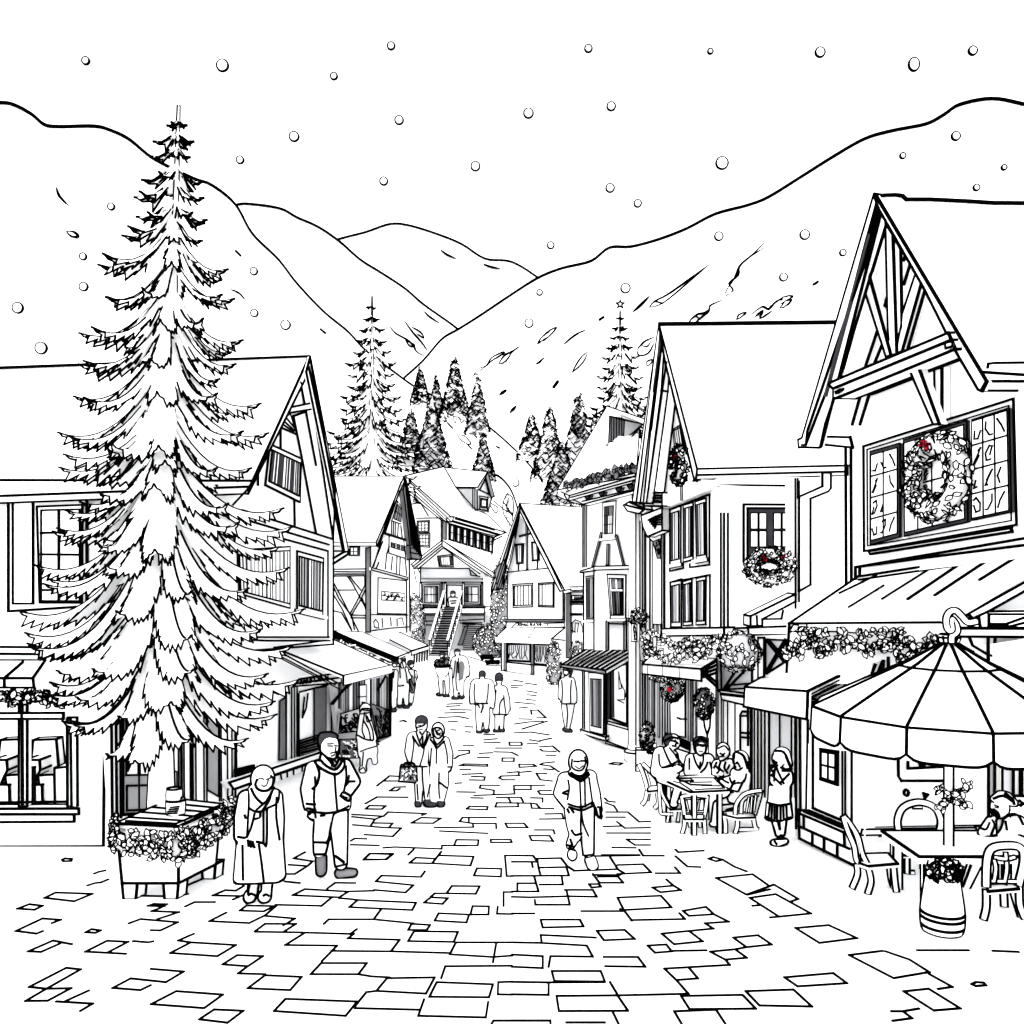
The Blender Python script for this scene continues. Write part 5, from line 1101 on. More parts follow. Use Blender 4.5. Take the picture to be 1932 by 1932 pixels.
strokes(m,SF,[zJ("1850,740 2050,745"),zJ("1900,780 1925,800 1905,815")],4.5,.06); m.build('shutter',H5)
# ================================================================ WREATHS AND GARLANDS
def ring(name,label,c,R,Rz,rr,n,size,w=2.6,red=None,seed=0,nrm=Vector((0,-1,0)),ax=Vector((1,0,0)),core='pale'):
    r=random.Random(seed); m=MB(); up=Vector((0,0,1)); c=Vector(c)
    V=[];Fc=[];A=22;B=6
    for i in range(A):
        a=2*math.pi*i/A; o=ax*math.cos(a)*R+up*math.sin(a)*Rz; e=(ax*math.cos(a)+up*math.sin(a))
        for j in range(B): b=2*math.pi*j/B; V.append(c+o+e*math.cos(b)*rr*.7+nrm*math.sin(b)*rr*.7)
    for i in range(A):
        for j in range(B): Fc.append((i*B+j,i*B+(j+1)%B,((i+1)%A)*B+(j+1)%B,((i+1)%A)*B+j))
    m.add(V,Fc,core); pts=[]
    for _ in range(n):
        a=r.uniform(0,6.283); b=r.uniform(-1.2,math.pi+1.2); o=ax*math.cos(a)*R+up*math.sin(a)*Rz; e=(ax*math.cos(a)+up*math.sin(a)); v=e*math.cos(b)+nrm*math.sin(b); pts.append((c+o+v*rr*r.uniform(.8,1.1),v))
    s_=random.getstate(); random.seed(seed); m.leaves(pts,size,w,curl=.6,ratio=.6)
    t=m
    if red:
        q=[(c+nrm*rr*1.15+ax*(dx+r.uniform(-.5,.5)*size)+up*(dz+r.uniform(-.5,.5)*size),nrm) for dx,dz in red for _ in range(6)]; m.leaves(q,size*.9,1.2,'red')
    random.setstate(s_)
    return solo(m,name,label,'wreath',c)
s16=16/F
ring('wreath','round wreath with a red bow under the dark window of the white steep-roofed house',P(*zG("290,430")[0],15.2),.31,.21,.13,300,.042,2.2,red=[(-.16,.17),(-.13,.12),(.17,.17)],seed=1,core='paper')
ring('wreath','wreath with a red ribbon hanging high in the narrow gable',GG.p(*zE("418,1270")[0],.62),.17,.28,.10,150,.05,3,red=[(.1,.12)],seed=2,nrm=GG.n,ax=GG.t)
ring('wreath','large tall wreath with a red bow on the lattice window of the right gable house',R0.p(1766,900,.22),.60,.40,.15,330,.055,2.3,red=[(.0,.42),(.1,.38)],seed=3,core='paper',nrm=R0.n,ax=Vector((0,-1,0)))
m=MB(); c=GG.p(*zE("436,1400")[0],.5); m.rod([c,GG.p(*zE("438,1545")[0],.3)],.02,'grey',3); m.build('gable_cord',H4)
def garland(name,label,pts,n,size,spread,w=2.4,seed=0,nrm=Vector((0,-1,0)),core=None,cat='garland'):
    r=random.Random(seed); m=MB(); L=[]
    for _ in range(n):
        i=r.randrange(len(pts)-1); t=r.random(); p=pts[i].lerp(pts[i+1],t)
        w=w*.8 if _==0 else w; L.append((p+Vector((r.gauss(0,spread*.4),r.gauss(0,spread*.3),r.gauss(0,spread*.45))),nrm))
    if core: m.rod(pts,spread*.35,core,0,6)
    else: m.line(pts,3)
    s_=random.getstate(); random.seed(seed); m.leaves(L,size,w,curl=.7,ratio=.6); random.setstate(s_)
    return solo(m,name,label,cat,pts[0])
garland('leaf_garland','looping leaf garland under the overhanging beam of the white steep-roofed house',[PR.p(u,v,.9) for u,v in spline(zH("735,850 770,960 850,1010 950,1050 1010,1000 1080,960 1150,1000 1240,930 1300,900 1360,960"),4)],210,.062,.12,2.4,1)
garland('leaf_garland','upper run of leaf garland tucked beneath the beam of the white steep-roofed house',[PR.p(u,v,.85) for u,v in spline(zH("790,830 880,900 980,930 1060,890 1150,930 1260,890 1340,880"),4)],130,.055,.08,2.4,2)
garland('leaf_garland','vertical run of leaf garland down the column left of the shop awning',[PR.p(u,v,.95) for u,v in zH("740,850 745,900 760,950 745,1010")],60,.06,.07,2.4,7)
bush('hanging_basket','big round leafy basket hanging beside the cross-braced panels','hanging plant',PR.p(*zH("1465,980")[0],.6),.36,.2,.36,120,.055,2,core='pale',seed=5)
bush('wreath','dark round wreath with a red berry hanging under the shop awning','wreath',PR.p(*zH("940,1270")[0],.5),.24,.15,.25,120,.045,2.2,core='pale',seed=6)
m=MB(); c=PR.p(*zH("920,1270")[0],.72); m.ball(c,.05,mat='red',w=0); solo(m,'berry','single red berry on the dark round wreath under the shop awning','berry',c)
garland('leaf_garland','short garland along the lower edge of the shop awning',[PR.p(*zH(a)[0],.7) for a in ("770,1180","860,1200","1020,1210")],60,.045,.05,2.2,8)
t=thing('topiary_ball','oval topiary ball on a thin forked stem by the shop door','topiary',(lambda p:Vector((p.x,p.y,0)))(PR.p(*zH("1190,1380")[0],.55)))
bush('crown',None,None,PR.p(*zH("1190,1380")[0],.55),.19,.19,.29,130,.042,2.2,core='mid',parent=t,seed=7); m=MB(); 
for a in ("1185,1480 1195,1560 1215,1620","1240,1480 1235,1560 1215,1620","1215,1620 1215,1700"): m.line(PR.ps(zH(a),.5),4)
a_=PR.p(*zH("1215,1650")[0],.5); m.rod([Vector((a_.x,a_.y,0)),a_],.02,w=3); m.build('stem',t)
bush('shrub','bushy potted shrub at the foot of the corner column','plant',PR.p(*zH("750,1625")[0],.45),.16,.16,.30,80,.045,2.4,core='pale',seed=8)
m=MB(); c=PR.p(*zH("745,1730")[0],.45); m.prism([c+Vector((a,b,0)) for a,b in ((-.25,-.12),(.25,-.16),(.28,.1),(-.22,.1))],(0,0,-c.z+.01 if c.z>.05 else -.15),'paper',4); scribble(m,PR,zH("690,1700 800,1710 810,1780 700,1760"),8,3,3,.62,.15); solo(m,'plant_tub','low stone tub under the shrub at the foot of the corner column','tub',Vector((c.x,c.y,0)))
garland('leaf_garland','long zigzag leaf garland across the pale valance of the big awning',[P(u,v,13.75) for u,v in spline(zG("410,1000 450,960 520,940 560,880 600,960 650,980 740,870 800,960 870,900 930,980 1000,930 1070,950 1100,880 1180,920 1230,990 1310,930 1370,890"),3)],230,.065,.10,2.8,9)
garland('leaf_garland','hanging tail of leaf garland right of the awning gable',[P(u,v,13.4) for u,v in zG("1110,990 1150,1040 1170,1080 1230,1040 1260,1020")],60,.06,.07,2.8,10)
garland('leaf_garland','upper tips of leaf garland curling over the big awning valance',[P(u,v,13.78) for u,v in zG("450,850 560,850 700,850 860,860 1000,850 1150,840")],40,.06,.10,3,11)
garland('leaf_garland','leaf garland along the front shop eave at the far left',[P(u,v,13.75) for u,v in zB("-60,385 50,400 150,400 250,395 380,430")],130,.06,.11,3,12)
DS[0]=False
# ================================================================ PEOPLE
def bl(z,s,d):
    pts=[]
    for tok in s.split():
        a=[float(x) for x in tok.split(',')]
        x,y=a[0],a[1]; rx=a[2]; ry=a[3] if len(a)>3 else rx; rd=a[4] if len(a)>4 else (rx*.8 if len(a)>3 else rx); dy=a[5] if len(a)>5 else 0
        (u,v),(u2,_)=z([(x,y),(x+1,y)]); k=(u2-u)*d/F
        c=P(u,v,d); c.y-=dy*k
        pts+=[c+Vector((p.x*rx*k,p.y*rd*k,p.z*ry*k)) for p in SPH]
    return hull(pts)
def person(z,label,vfoot,blobs,lines='',hair='',shoes='',dark='',group=None,vox=None,w=3.4,d=None,lw=None,extra=None,hl='',smooth=3):
    d=d or EYE.z*F/(vfoot-HZ)
    if vfoot:
        mz=min(p.z for src in (blobs,shoes) for b in src.split('|') if b.strip() for p in bl(z,b.strip().lstrip('*'),d)[0]); d*=(EYE.z-.014)/(EYE.z-mz)
    B=[b.strip() for b in blobs.split('|') if b.strip()]
    V,Fc=remesh([bl(z,b,d) for b in B],vox or max(.014,.0011*d),smooth)
    xs=[v.x for v in V]; base=Vector((sum(xs)/len(xs),d,0 if vfoot else min(v.z for v in V)))
    t=thing('person',label,'person',base,group)
    w*=1.5; m=MB(); m.curved(V,Fc,'paper',w,minlen=.05+.003*d)
    bv=BVHTree.FromPolygons(V,Fc)
    for l in lines.split('|'):
        l=l.strip()
        if not l: continue
        ww=lw or w*.66
        if l[0]=='!': ww*=1.0; l=l[1:]
        elif l[0]=='~': ww*=.6; l=l[1:]
        q=z(l); q=spline(q,3) if len(q)>2 else q
        m.line(cast_line(bv,q,3),ww,corner=70)
    m.build('body',t)
    for nm,src,mt in (('hair',hair,'dark'),('shoe',shoes,'dark' if d>14 else 'mid'),('trim',dark,'mid')):
        for b in [x.strip() for x in src.split('|') if x.strip()]:
            mm=mt
            if b[0]=='*': mm='paper'; b=b[1:]
            m=MB(); v2,f2=bl(z,b,d); m.curved(v2,f2,mm,w*.9)
            if nm=='hair' and hl:
                b2=BVHTree.FromPolygons(v2,f2)
                for l in hl.split('|'): m.line(cast_line(b2,spline(z(l),3),3),w*.8)
            m.build(nm,t)
    if extra: extra(t,d)
    return t
person(zL,'woman in long pale coat, headscarf and fringed scarf standing beside the garlanded planter',1698,
"485,800,86,98,80|470,890,95,60,80 460,990,100,60,80|370,940,48 575,930,45 385,1160,75,60,60 560,1160,65,60,60|375,1150,75,60,65 565,1150,62,60,65 330,1570,62,22,95 595,1560,58,22,95|345,945,45 325,1090,44,60,44,30 322,1235,36,30,36,50|325,1275,24,24,20,50|312,1280,7,7,7,60 310,1305,6|322,1290,7,7,7,60 322,1314,6,6,6,60|334,1290,7,7,7,60 336,1312,6,6,6,60|346,1280,7,7,7,60 352,1300,6,6,6,60|598,935,34 618,1100,28 628,1290,12|418,1570,36 405,1690,34|520,1570,38 512,1690,34|393,1700,40,44,50,30|508,1700,44,42,50,30",
"440,810 428,845 445,880 490,897 535,885 556,850 565,800 550,782|~442,808 470,797 492,806|~515,806 535,800 555,790|~528,812 520,838|~478,850 494,862 514,850|396,880 430,945 492,993 545,925 570,870|383,1028 420,1052 465,1056 520,1030 600,985 612,905|492,993 440,1038|550,910 535,970 490,1035|375,885 376,1000 362,1250|420,1075 395,1180 365,1245|465,1065 462,1100 430,1112|490,1048 490,1300|518,1045 515,1305 490,1300 440,1288|370,1280 375,1322|390,1285 395,1328|408,1290 412,1310 420,1332|328,1320 332,1580|455,1312 475,1450 492,1592|292,1250 345,1258 365,1242|592,950 590,1100 615,1270|345,1085 352,1105|375,1700 395,1690 420,1700|490,1705 510,1695 530,1705|370,1690 385,1620",w=4.2)
person(zL,'balding man in zipped jacket walking with one hand in his pocket, left of the street',1655,
"1002,550,68,95,75|995,640,60,60,55 1000,680,70,40,60|880,720,55,50,45 1120,705,50,50,45 905,1020,35,40,60 1125,1010,35,40,60|865,720,45 825,880,42 845,1010,38|868,1080,30,28,22|850,1090,9 862,1110,8|868,1095,9 880,1112,8|884,1090,9 896,1108,8|842,1075,9 842,1095,8|898,1075,8 905,1092,7|1130,710,42 1195,825,38 1130,920,34,30,34,30|1120,930,30,26,22,30 1105,945,20,20,18,30|965,1070,75,40,55 935,1250,55 925,1370,42|1070,1070,70,40,55 1080,1280,50 1090,1460,42",
"1040,762 1048,900 1062,1055|880,662 925,715 1032,768 1090,745 1118,690 1108,640|918,610 950,680 1036,732 1085,690 1100,640|935,590 1000,660 1042,705 1078,640|1000,650 1030,680 1020,700|1030,650 1050,670|905,705 922,760 905,840 870,878|885,880 880,960 888,1045|888,790 893,860|825,995 888,1000|828,1030 890,1042|1128,705 1130,800 1110,905|1085,930 1108,905 1165,938 1145,975 1085,932|1105,940 1130,950|1130,850 1150,825 1195,822|1152,780 1140,840|848,1075 865,1058 890,1070 895,1100|895,1058 970,1068 1062,1055 1145,1015|1140,1040 1045,1065 1020,1130 995,1250 975,1300|935,1088 960,1085|895,1292 975,1295|1055,1480 1130,1462|1050,1400 1110,1445|890,1385 970,1385|~988,548 1022,550|~985,532 1028,530|~1042,545 1062,548|~1050,560 1048,588 1062,594|~1008,606 1035,598 1056,606|~1018,626 1040,616|925,545 930,585 945,595|990,640 1040,650 1068,610|1015,1150 1000,1230",
hair="940,500,22,50,50 990,468,52,20,50 1030,475,30,14,40|932,535,12,40,30",shoes="935,1410,38,30,40 945,1500,34,34,60,30|1085,1530,38,32,50 1185,1528,26,22,40",w=4.4)
def bagx(t,d):
    pass
person(zK,'man in open coat and dark cap walking arm in arm and carrying a patterned bag',1521,
"940,965,42,56,40|930,1030,30,30,25|870,1060,38,38,32 975,1050,34,34,32 885,1265,22,24,34 965,1265,22,24,34|858,1065,30 838,1170,26 848,1248,14|848,1258,13,16,12|915,1290,34 918,1420,30 918,1560,22|968,1290,32 975,1420,28 988,1540,20",
"900,1030 920,1090 945,1140|985,1010 975,1070 950,1140|870,1050 900,1100 920,1130|945,1140 950,1060|1000,1040 970,1120|965,1110 950,1200 925,1285|870,1060 880,1110 862,1240|925,1020 945,1040 960,1020|945,1050 930,1080|905,985 945,975 965,960|~915,968 935,969|~948,964 965,962|~922,1003 945,1000|868,1285 980,1288|945,1300 948,1400 960,1500|905,1430 912,1540",
hair="938,930,46,34,42 938,945,46,18,40",shoes="915,1570,22,24,40,10|990,1555,30,20,45,15",w=3.2)
person(zK,'woman in hooded long coat and wide trousers walking arm in arm with the bag carrier',1521,
"1067,1010,46,60,42|1065,1070,30,30,25|1025,1100,34 1120,1095,36 1035,1280,36 1115,1280,38|1045,1280,38 1030,1430,36 1035,1545,30|1105,1280,38 1110,1420,36 1092,1545,22|1130,1100,26 1158,1190,22 1160,1290,14|1155,1310,12,18,10",
"1030,1010 1035,990 1065,985 1095,1000 1100,1040 1070,1072 1040,1050 1030,1010|1045,1000 1060,1040 1085,1030|1050,1015 1075,1005|1062,1025 1080,1045|1020,1050 1040,1090 1060,1115 1090,1090 1115,1060|1010,1080 1040,1120 1055,1145 1085,1120 1115,1090|1055,1130 1053,1260|1115,1095 1135,1180 1140,1260|1015,1150 1005,1280|1075,1340 1072,1440 1080,1530|1080,1410 1130,1450|1005,1430 985,1520|1145,1290 1165,1290",
shoes="1010,1570,55,22,45,10|1090,1570,26,24,40,10",w=3.2)
m=MB(); dd=4.4*F/(1521-HZ)-.15; PB2=Pl(800,dd,900,dd)
m.prism(PB2.ps(zK("775,1290 900,1288 905,1395 890,1412 765,1402"),.05),(0,.2,0),'mid',3.6)
r=random.Random(3); up=PB2.ps(zK("780,1295 895,1295 898,1390 772,1390"),.07)
for k in range(34):
    s=r.uniform(.05,.95);t=r.uniform(.05,.95); m.line([bil(up,min(1,max(0,s+r.uniform(-.12,.12))),min(1,max(0,t+r.uniform(-.12,.12)))) for _ in range(3)],1.7,mat='paper' if k%2 else 'ink')
m.line(PB2.ps(spline(zK("800,1290 810,1262 850,1258 880,1265 890,1290"),4),.0),4.5)
solo(m,'bag','dark patterned square handbag carried by the man of the arm-in-arm couple','bag',PB2.p(*zK("835,1400")[0]))
person(zQ,'smiling man with sunglasses and hood in zipped jacket striding down the right of the street',1637,
"1470,560,58,74,60|1460,640,55,40,45 1490,650,50,40,45|1385,670,45,40,40 1545,655,42,40,40 1410,815,35,32,50 1535,805,30,32,50|1378,680,38 1348,760,34 1395,830,24,24,24,20|1415,860,22,20,18,30 1440,885,14,12,12,30|1550,670,36 1578,760,30 1598,840,20|1605,865,18,22,14|1600,895,7 1612,918,6|1610,890,7 1620,910,6|1594,890,7 1600,908,6|1435,860,55,30,45 1440,960,44 1450,1030,34,34,34,25|1445,1030,34,30,34,25 1420,1095,26|1520,860,50,30,45 1520,980,40 1535,1140,32",
"1430,545 1428,590 1460,615 1497,610 1518,565 1512,530|1405,605 1440,640 1490,650 1525,620|1395,620 1450,665 1492,682 1540,640|1400,610 1420,650 1490,668 1535,630|1480,685 1487,845|1512,685 1515,845|1405,680 1412,730 1400,800|1400,745 1370,760 1405,770|1540,665 1550,740 1560,810|1405,830 1490,852 1558,818|1410,850 1490,872 1558,845|1420,855 1440,885|1400,865 1410,885|1487,850 1500,950 1535,1035|1490,870 1485,1000 1500,1160|1428,1000 1450,1030 1490,1020|1400,1095 1440,1105|1415,1110 1440,1135|1505,1165 1570,1155|!1446,556 1474,557|!1490,553 1508,553|~1478,556 1488,552|~1452,588 1476,602 1500,584|1598,850 1615,850|1608,860 1612,900|1430,1090 1420,1060",
shoes="*1430,1150,26,30,50,20|*1550,1190,34,26,40,0 1560,1220,34,22,50,20",w=4.0)
person(zK,'man in a boxy coat seen from behind, walking away beside a shorter companion',1381,
"1408,578,22,28,22|1408,615,20,18,18|1355,640,28,28,28 1460,640,30,28,28 1360,785,22,22,28 1455,785,22,22,28|1345,650,26 1328,730,18 1325,795,12|1475,650,24 1490,740,20 1488,830,12|1392,790,32 1385,900,26 1385,1000,18|1435,800,28 1440,900,26 1440,990,16",
"1350,650 1345,720 1352,790|1455,650 1452,720 1440,800|1355,798 1450,800|1405,800 1415,820 1400,870|1375,800 1385,830|1350,800 1370,810",hair="1408,568,24,20,22 1408,585,22,16,20",shoes="1385,1015,22,14,20|1440,1005,24,16,20",w=2.8)
person(zK,'woman with dark hair and short flared coat seen from behind beside the boxy-coated man',1379,
"1538,610,28,36,26|1538,650,16,16,14|1515,690,26 1565,690,28 1510,870,18,20,30 1590,870,20,20,30|1580,690,20 1605,770,15 1615,850,10|1500,690,16 1490,780,12|1525,870,18 1520,1000,13|1560,870,18 1558,1000,13",
"1575,740 1580,800 1590,870|1570,760 1545,800 1540,885|1515,700 1500,800|1505,885 1600,885",hair="1538,602,31,38,28",shoes="1520,1008,26,12,20|1560,1005,20,16,20",w=2.8)
person(zK,'far person carrying a big basket of greenery, left one of the pair near the steps',1314,
"1100,430,18,24,18|1075,480,20 1130,480,20 1085,600,18 1130,600,18|1085,600,18 1092,720,13|1135,600,18 1138,720,13|1065,490,14 1065,560,12|1150,480,14 1160,520,10",'1065,560 1075,590',hair="1100,420,19,18,18",shoes="1078,728,26,9,20|1130,740,22,9,20",w=2.6)
person(zK,'far person in a long robe with a dark striped coat behind the basket carrier',1320,
"1215,405,20,26,18|1195,460,22 1255,450,22 1200,600,22 1260,600,22|1200,600,22 1205,745,14|1245,600,22 1250,730,14|1275,460,20 1300,530,12 1300,590,8|1185,470,14 1160,520,9",
"1200,470 1190,560 1185,600|1225,450 1222,560|1215,480 1205,620 1215,700",hair="1215,395,20,14,18",shoes="1200,755,28,14,20|1250,748,18,12,20",dark="1248,500,26,40,20,10 1245,590,24,30,20,10",w=2.6)
person(zC,'tiny far figure standing in the doorway at the top of the steps',0,"1182,1310,16,20,14|1160,1345,14 1205,1345,14 1165,1395,14 1200,1395,14",'1165,1330 1200,1330|1160,1360 1205,1355|1170,1380 1200,1375',hair="1182,1298,18,14,14",d=48.2,w=2.6)
m=MB(); dd=30.2; cb=P(*zK("1100,550")[0],dd-.5); k=.2441*dd/F
m.lathe(cb-Vector((0,0,40*k)),[(28*k,0),(46*k,30*k),(54*k,75*k),(62*k,80*k)],w=2.8,rings=(2,3),seg=16)
r=random.Random(4); m.leaves([(cb+Vector((r.uniform(-45,45)*k,r.uniform(-40,20)*k,r.uniform(35,95)*k)),Vector((0,-1,.3))) for _ in range(34)],.10,2,'mid')
solo(m,'basket','wide round basket heaped with greenery carried by the far person near the steps','basket',cb-Vector((0,0,.2)))
person(zK,'person in a white cardigan, middle of the group beneath the far left awning',1336,
"780,470,22,30,20|745,540,26 810,540,26 755,650,24 815,650,24|740,545,18 728,600,14 735,650,10|770,660,26 770,800,18|820,660,22 822,800,16|815,540,16 850,600,12",
"770,520 775,600|800,500 820,560 830,640|750,650 765,665 800,660|790,480 800,520",hair="790,462,26,26,20|*800,500,20,30,12,14",shoes="770,815,26,14,20|820,822,26,16,20",w=2.7)
person(zK,'person in a dark shawl at the right of the group beneath the far left awning',1338,
"860,500,20,26,18|845,560,22 885,560,18 840,690,16 870,690,18|845,690,16 835,790,12|870,690,16 860,790,12|890,560,12 900,600,9",
"830,540 850,600 880,660|820,560 850,640 870,700|880,500 890,600",hair="855,490,24,24,20",dark="865,620,20,50,18,12 870,690,16,26,16,12",shoes="845,805,18,12,18",w=2.7)
person(zK,'person mostly hidden at the left of the group beneath the far left awning',1345,
"730,490,20,28,18|705,560,20 735,560,22 710,700,16 735,700,16|715,700,16 718,830,12|740,700,14 735,820,11",
"715,560 710,700|730,520 722,600",hair="730,480,28,26,20",shoes="720,850,24,16,20",w=2.7)
person(zK,'veiled woman stepping out from the shop stall at left beside a patterned basket',1462,
"505,850,42,50,40|500,900,40,40,34 470,1060,34,30,30 560,1070,30,30,30|500,900,40 480,1050,40 500,1180,50 560,1170,40|500,1160,34 485,1300,18,20,18|560,1150,28 575,1230,20,18,18|485,1310,28,26,24|580,1245,20,24,20,12",
"470,860 480,840 540,840 550,870|475,880 540,870|480,850 545,855|510,890 520,940 545,930|500,870 480,1000 500,1060|490,930 530,1000 545,1080|520,900 560,1000 570,1080|440,1040 500,1075 560,1085|470,1170 520,1150 590,1130|490,1180 480,1280|465,1310 490,1295 505,1315",w=2.8)
m=MB(); dd=19.6; BK=Pl(700,dd,760,dd)
v2,f2=bl(zK,"330,1110,30,30,60 560,1105,45,30,60 350,1200,30,20,50 520,1190,50,24,50",dd+.35); m.curved(v2,f2,'mid',3)
bq=BVHTree.FromPolygons(v2,f2); r=random.Random(8)
for _ in range(60):
    x=r.uniform(310,590);y=r.uniform(1085,1210); m.line(cast_line(bq,zK([(x,y),(x+r.uniform(5,18),y+r.uniform(-12,12)),(x+r.uniform(10,30),y+r.uniform(-3,14))]),3),2.6,mat='ink' if _%3 else 'paper')
m.box(P(*zK("450,1180")[0],dd+.45)*1,.45,.3,.05) if False else None
m.rod([Vector((P(*zK("370,1200")[0],dd+.4).x,dd+.4,0)),P(*zK("370,1200")[0],dd+.4)],.03,w=2.5)
solo(m,'basket','wide dark patterned basket in front of the lattice stall at left','basket',Vector((BK.p(*zK("440,1200")[0]).x,dd,0)))
person(zH,'person in a knee-length coat standing under the striped awning',1381,
"135,1135,30,38,28|128,1180,18,18,16|100,1210,26 165,1205,26 98,1360,16,22,24 180,1360,16,22,24|85,1215,16 75,1290,12 70,1340,9|178,1215,16 195,1290,12 200,1370,8|115,1380,26 120,1480,20 130,1570,13|165,1380,24 150,1500,18 140,1570,12",
"90,1200 95,1290 90,1370|165,1200 158,1290 160,1380|85,1382 195,1382|128,1390 135,1450 128,1560|100,1120 125,1165 160,1120|130,1110 150,1130",hair="138,1118,36,24,30 150,1150,14,30,20",shoes="125,1580,26,14,24,0 155,1592,14,10,20",w=2.8)
person(zI,'woman with long hair, folded arms and pleated skirt standing by the shop posts',1585,
"1385,530,50,55,48|1380,590,26,26,24|1350,640,34,34,32 1430,640,40,34,34 1360,740,38,34,34 1430,730,42,34,34|1340,640,24 1330,700,24,24,24,30 1400,735,22,22,22,50|1450,650,34 1455,700,32 1395,735,24,20,20,50|1325,600,16,16,16,40|1312,600,5,5,5,44 1306,580,4,4,4,44|1322,596,5,5,5,46 1318,576,4,4,4,46|1332,598,5,5,5,46 1331,580,4,4,4,46|1340,760,34 1430,760,36 1335,870,34,20,34 1430,870,36,20,34|1330,870,38,20,38 1430,870,40,20,38 1325,990,44,12,44 1440,980,42,12,44|1345,990,20 1375,1120,15|1415,990,22 1410,1110,15|1360,1175,45,20,40,20 1410,1160,35,20,30,20",
"1320,500 1345,560 1370,580|1325,520 1340,545 1365,560|1335,490 1320,470|1345,545 1352,565|1365,590 1380,640 1420,720|1350,620 1345,700|1340,670 1400,730|1460,650 1400,710|1400,600 1430,615 1465,600|1410,625 1465,625|1430,600 1435,620|1300,870 1380,890 1460,880|1310,890 1300,990|1330,885 1325,1000|1350,890 1348,1010|1370,890 1368,1010|1395,890 1395,1005|1415,885 1420,1000|1440,885 1445,990|1290,980 1370,1015 1470,985|1290,1180 1340,1160 1430,1150|1350,1170 1365,1190|1320,600 1340,640 1325,660",hair="*1405,490,60,45,45 1450,570,32,45,30 1425,540,38,60,30",hl="1360,470 1420,480 1460,560 1480,610|1440,520 1470,590",w=3.8)
# ---- seated group at the left-hand table
TD=15.1
person(zI,'man in a suit leaning over the table from its left end',0,
"565,400,52,56,50|540,450,34,30,30|470,500,58 560,510,40 450,630,58,45,50 560,640,50,40,50|450,540,44 480,610,36,36,36,30 590,600,26,24,24,50|600,590,22,20,18,60|615,585,7,7,7,64 632,572,5,5,5,64|618,595,7,7,7,64 636,590,5,5,5,64|612,605,7,7,7,64 628,606,5,5,5,64|480,680,46,36,46,10 600,720,36,30,36,40|600,730,30,28,28,40 560,860,22,22,22,40|560,870,30,16,24,60",
"490,450 530,540 560,590|540,450 580,500 590,520|455,500 460,570 490,600 580,580|545,390 590,400 600,410|560,430 585,435|500,400 540,370 590,370|580,390 592,412 585,420|480,600 540,580 610,545|590,500 610,540 640,580",hair="545,375,50,30,44 525,400,24,34,36",hl="505,390 550,365 600,375",d=TD+.25,w=3.6)
person(zI,'man in glasses and jacket with crossed arms behind the table, second from left',0,
"775,435,46,68,46|770,500,26,24,22|705,540,44 835,540,44 700,640,46,30,36 830,640,44,30,36|690,570,36 680,630,34,28,30,30 780,645,30,22,24,50|845,570,36 855,620,34,26,30,30 780,645,30,22,24,50",
"735,430 745,480 775,508 810,480 818,440|740,420 815,425|~745,436 770,430 790,438 810,432|~765,472 790,475|715,480 740,560 770,610|800,500 795,560 775,600|690,530 690,610|770,600 775,560|830,560 815,600 780,635|850,560 860,600|745,400 780,385 810,400",hair="778,385,48,22,42 740,415,12,30,30 820,410,10,28,30",hl="740,400 778,372 820,395",d=TD+.75,w=3.6)
person(zI,'child with a hood sitting at the far right corner of the table',0,
"952,470,48,60,46|945,530,26,20,20|905,580,38 1000,570,36 900,650,34,26,30 980,640,34,26,30|900,600,24 925,640,20,18,18,40",
"905,500 925,545 960,540 1005,500|930,490 950,500 960,490|930,515 955,512|915,450 960,430 990,460|890,580 920,620 905,640|930,560 920,600 950,630|970,560 960,600 985,640|900,560 880,600|1000,580 985,610",d=TD+.6,w=3.4)
person(zI,'woman with long hair seen from behind at the right of the table, reaching across it',0,
"1082,540,50,60,50|1085,600,28,24,24|1060,650,50 1120,660,44 1050,760,46,40,46 1110,770,44,40,40|1080,690,44 1060,760,36,34,34,30 980,730,24,20,20,50 930,690,18,16,16,50|925,680,8,8,8,54 905,672,5,5,5,54|925,692,8,8,8,54 905,688,5,5,5,54|927,703,7,7,7,54 912,704,5,5,5,54|1070,800,50,46,46 1030,860,50,36,44|1020,860,44,36,40 920,880,40,30,34,20|910,880,36,30,30,20 880,1010,22,22,22,20|1040,870,40,34,36,-15 955,900,34,28,30,-15|950,900,28,28,28,-15 930,1050,20,20,20,-15|870,1025,34,14,28,40|930,1070,34,14,28,0",
"1030,600 1065,620 1100,600|1040,590 1060,560 1080,590|990,640 1020,720 1070,715|1130,650 1110,710 1040,720|1110,700 1070,780|1000,770 1060,785|925,670 960,700 990,715|985,790 990,860 1040,880|870,850 930,840|1040,700 1010,760|930,890 1030,880",hair="*1085,520,58,48,54 1120,620,40,60,34,-10 1150,700,18,50,20,-20",hl="1060,480 1110,510 1140,600|1140,560 1160,650|1040,490 1030,560",d=TD-.15,w=3.6)
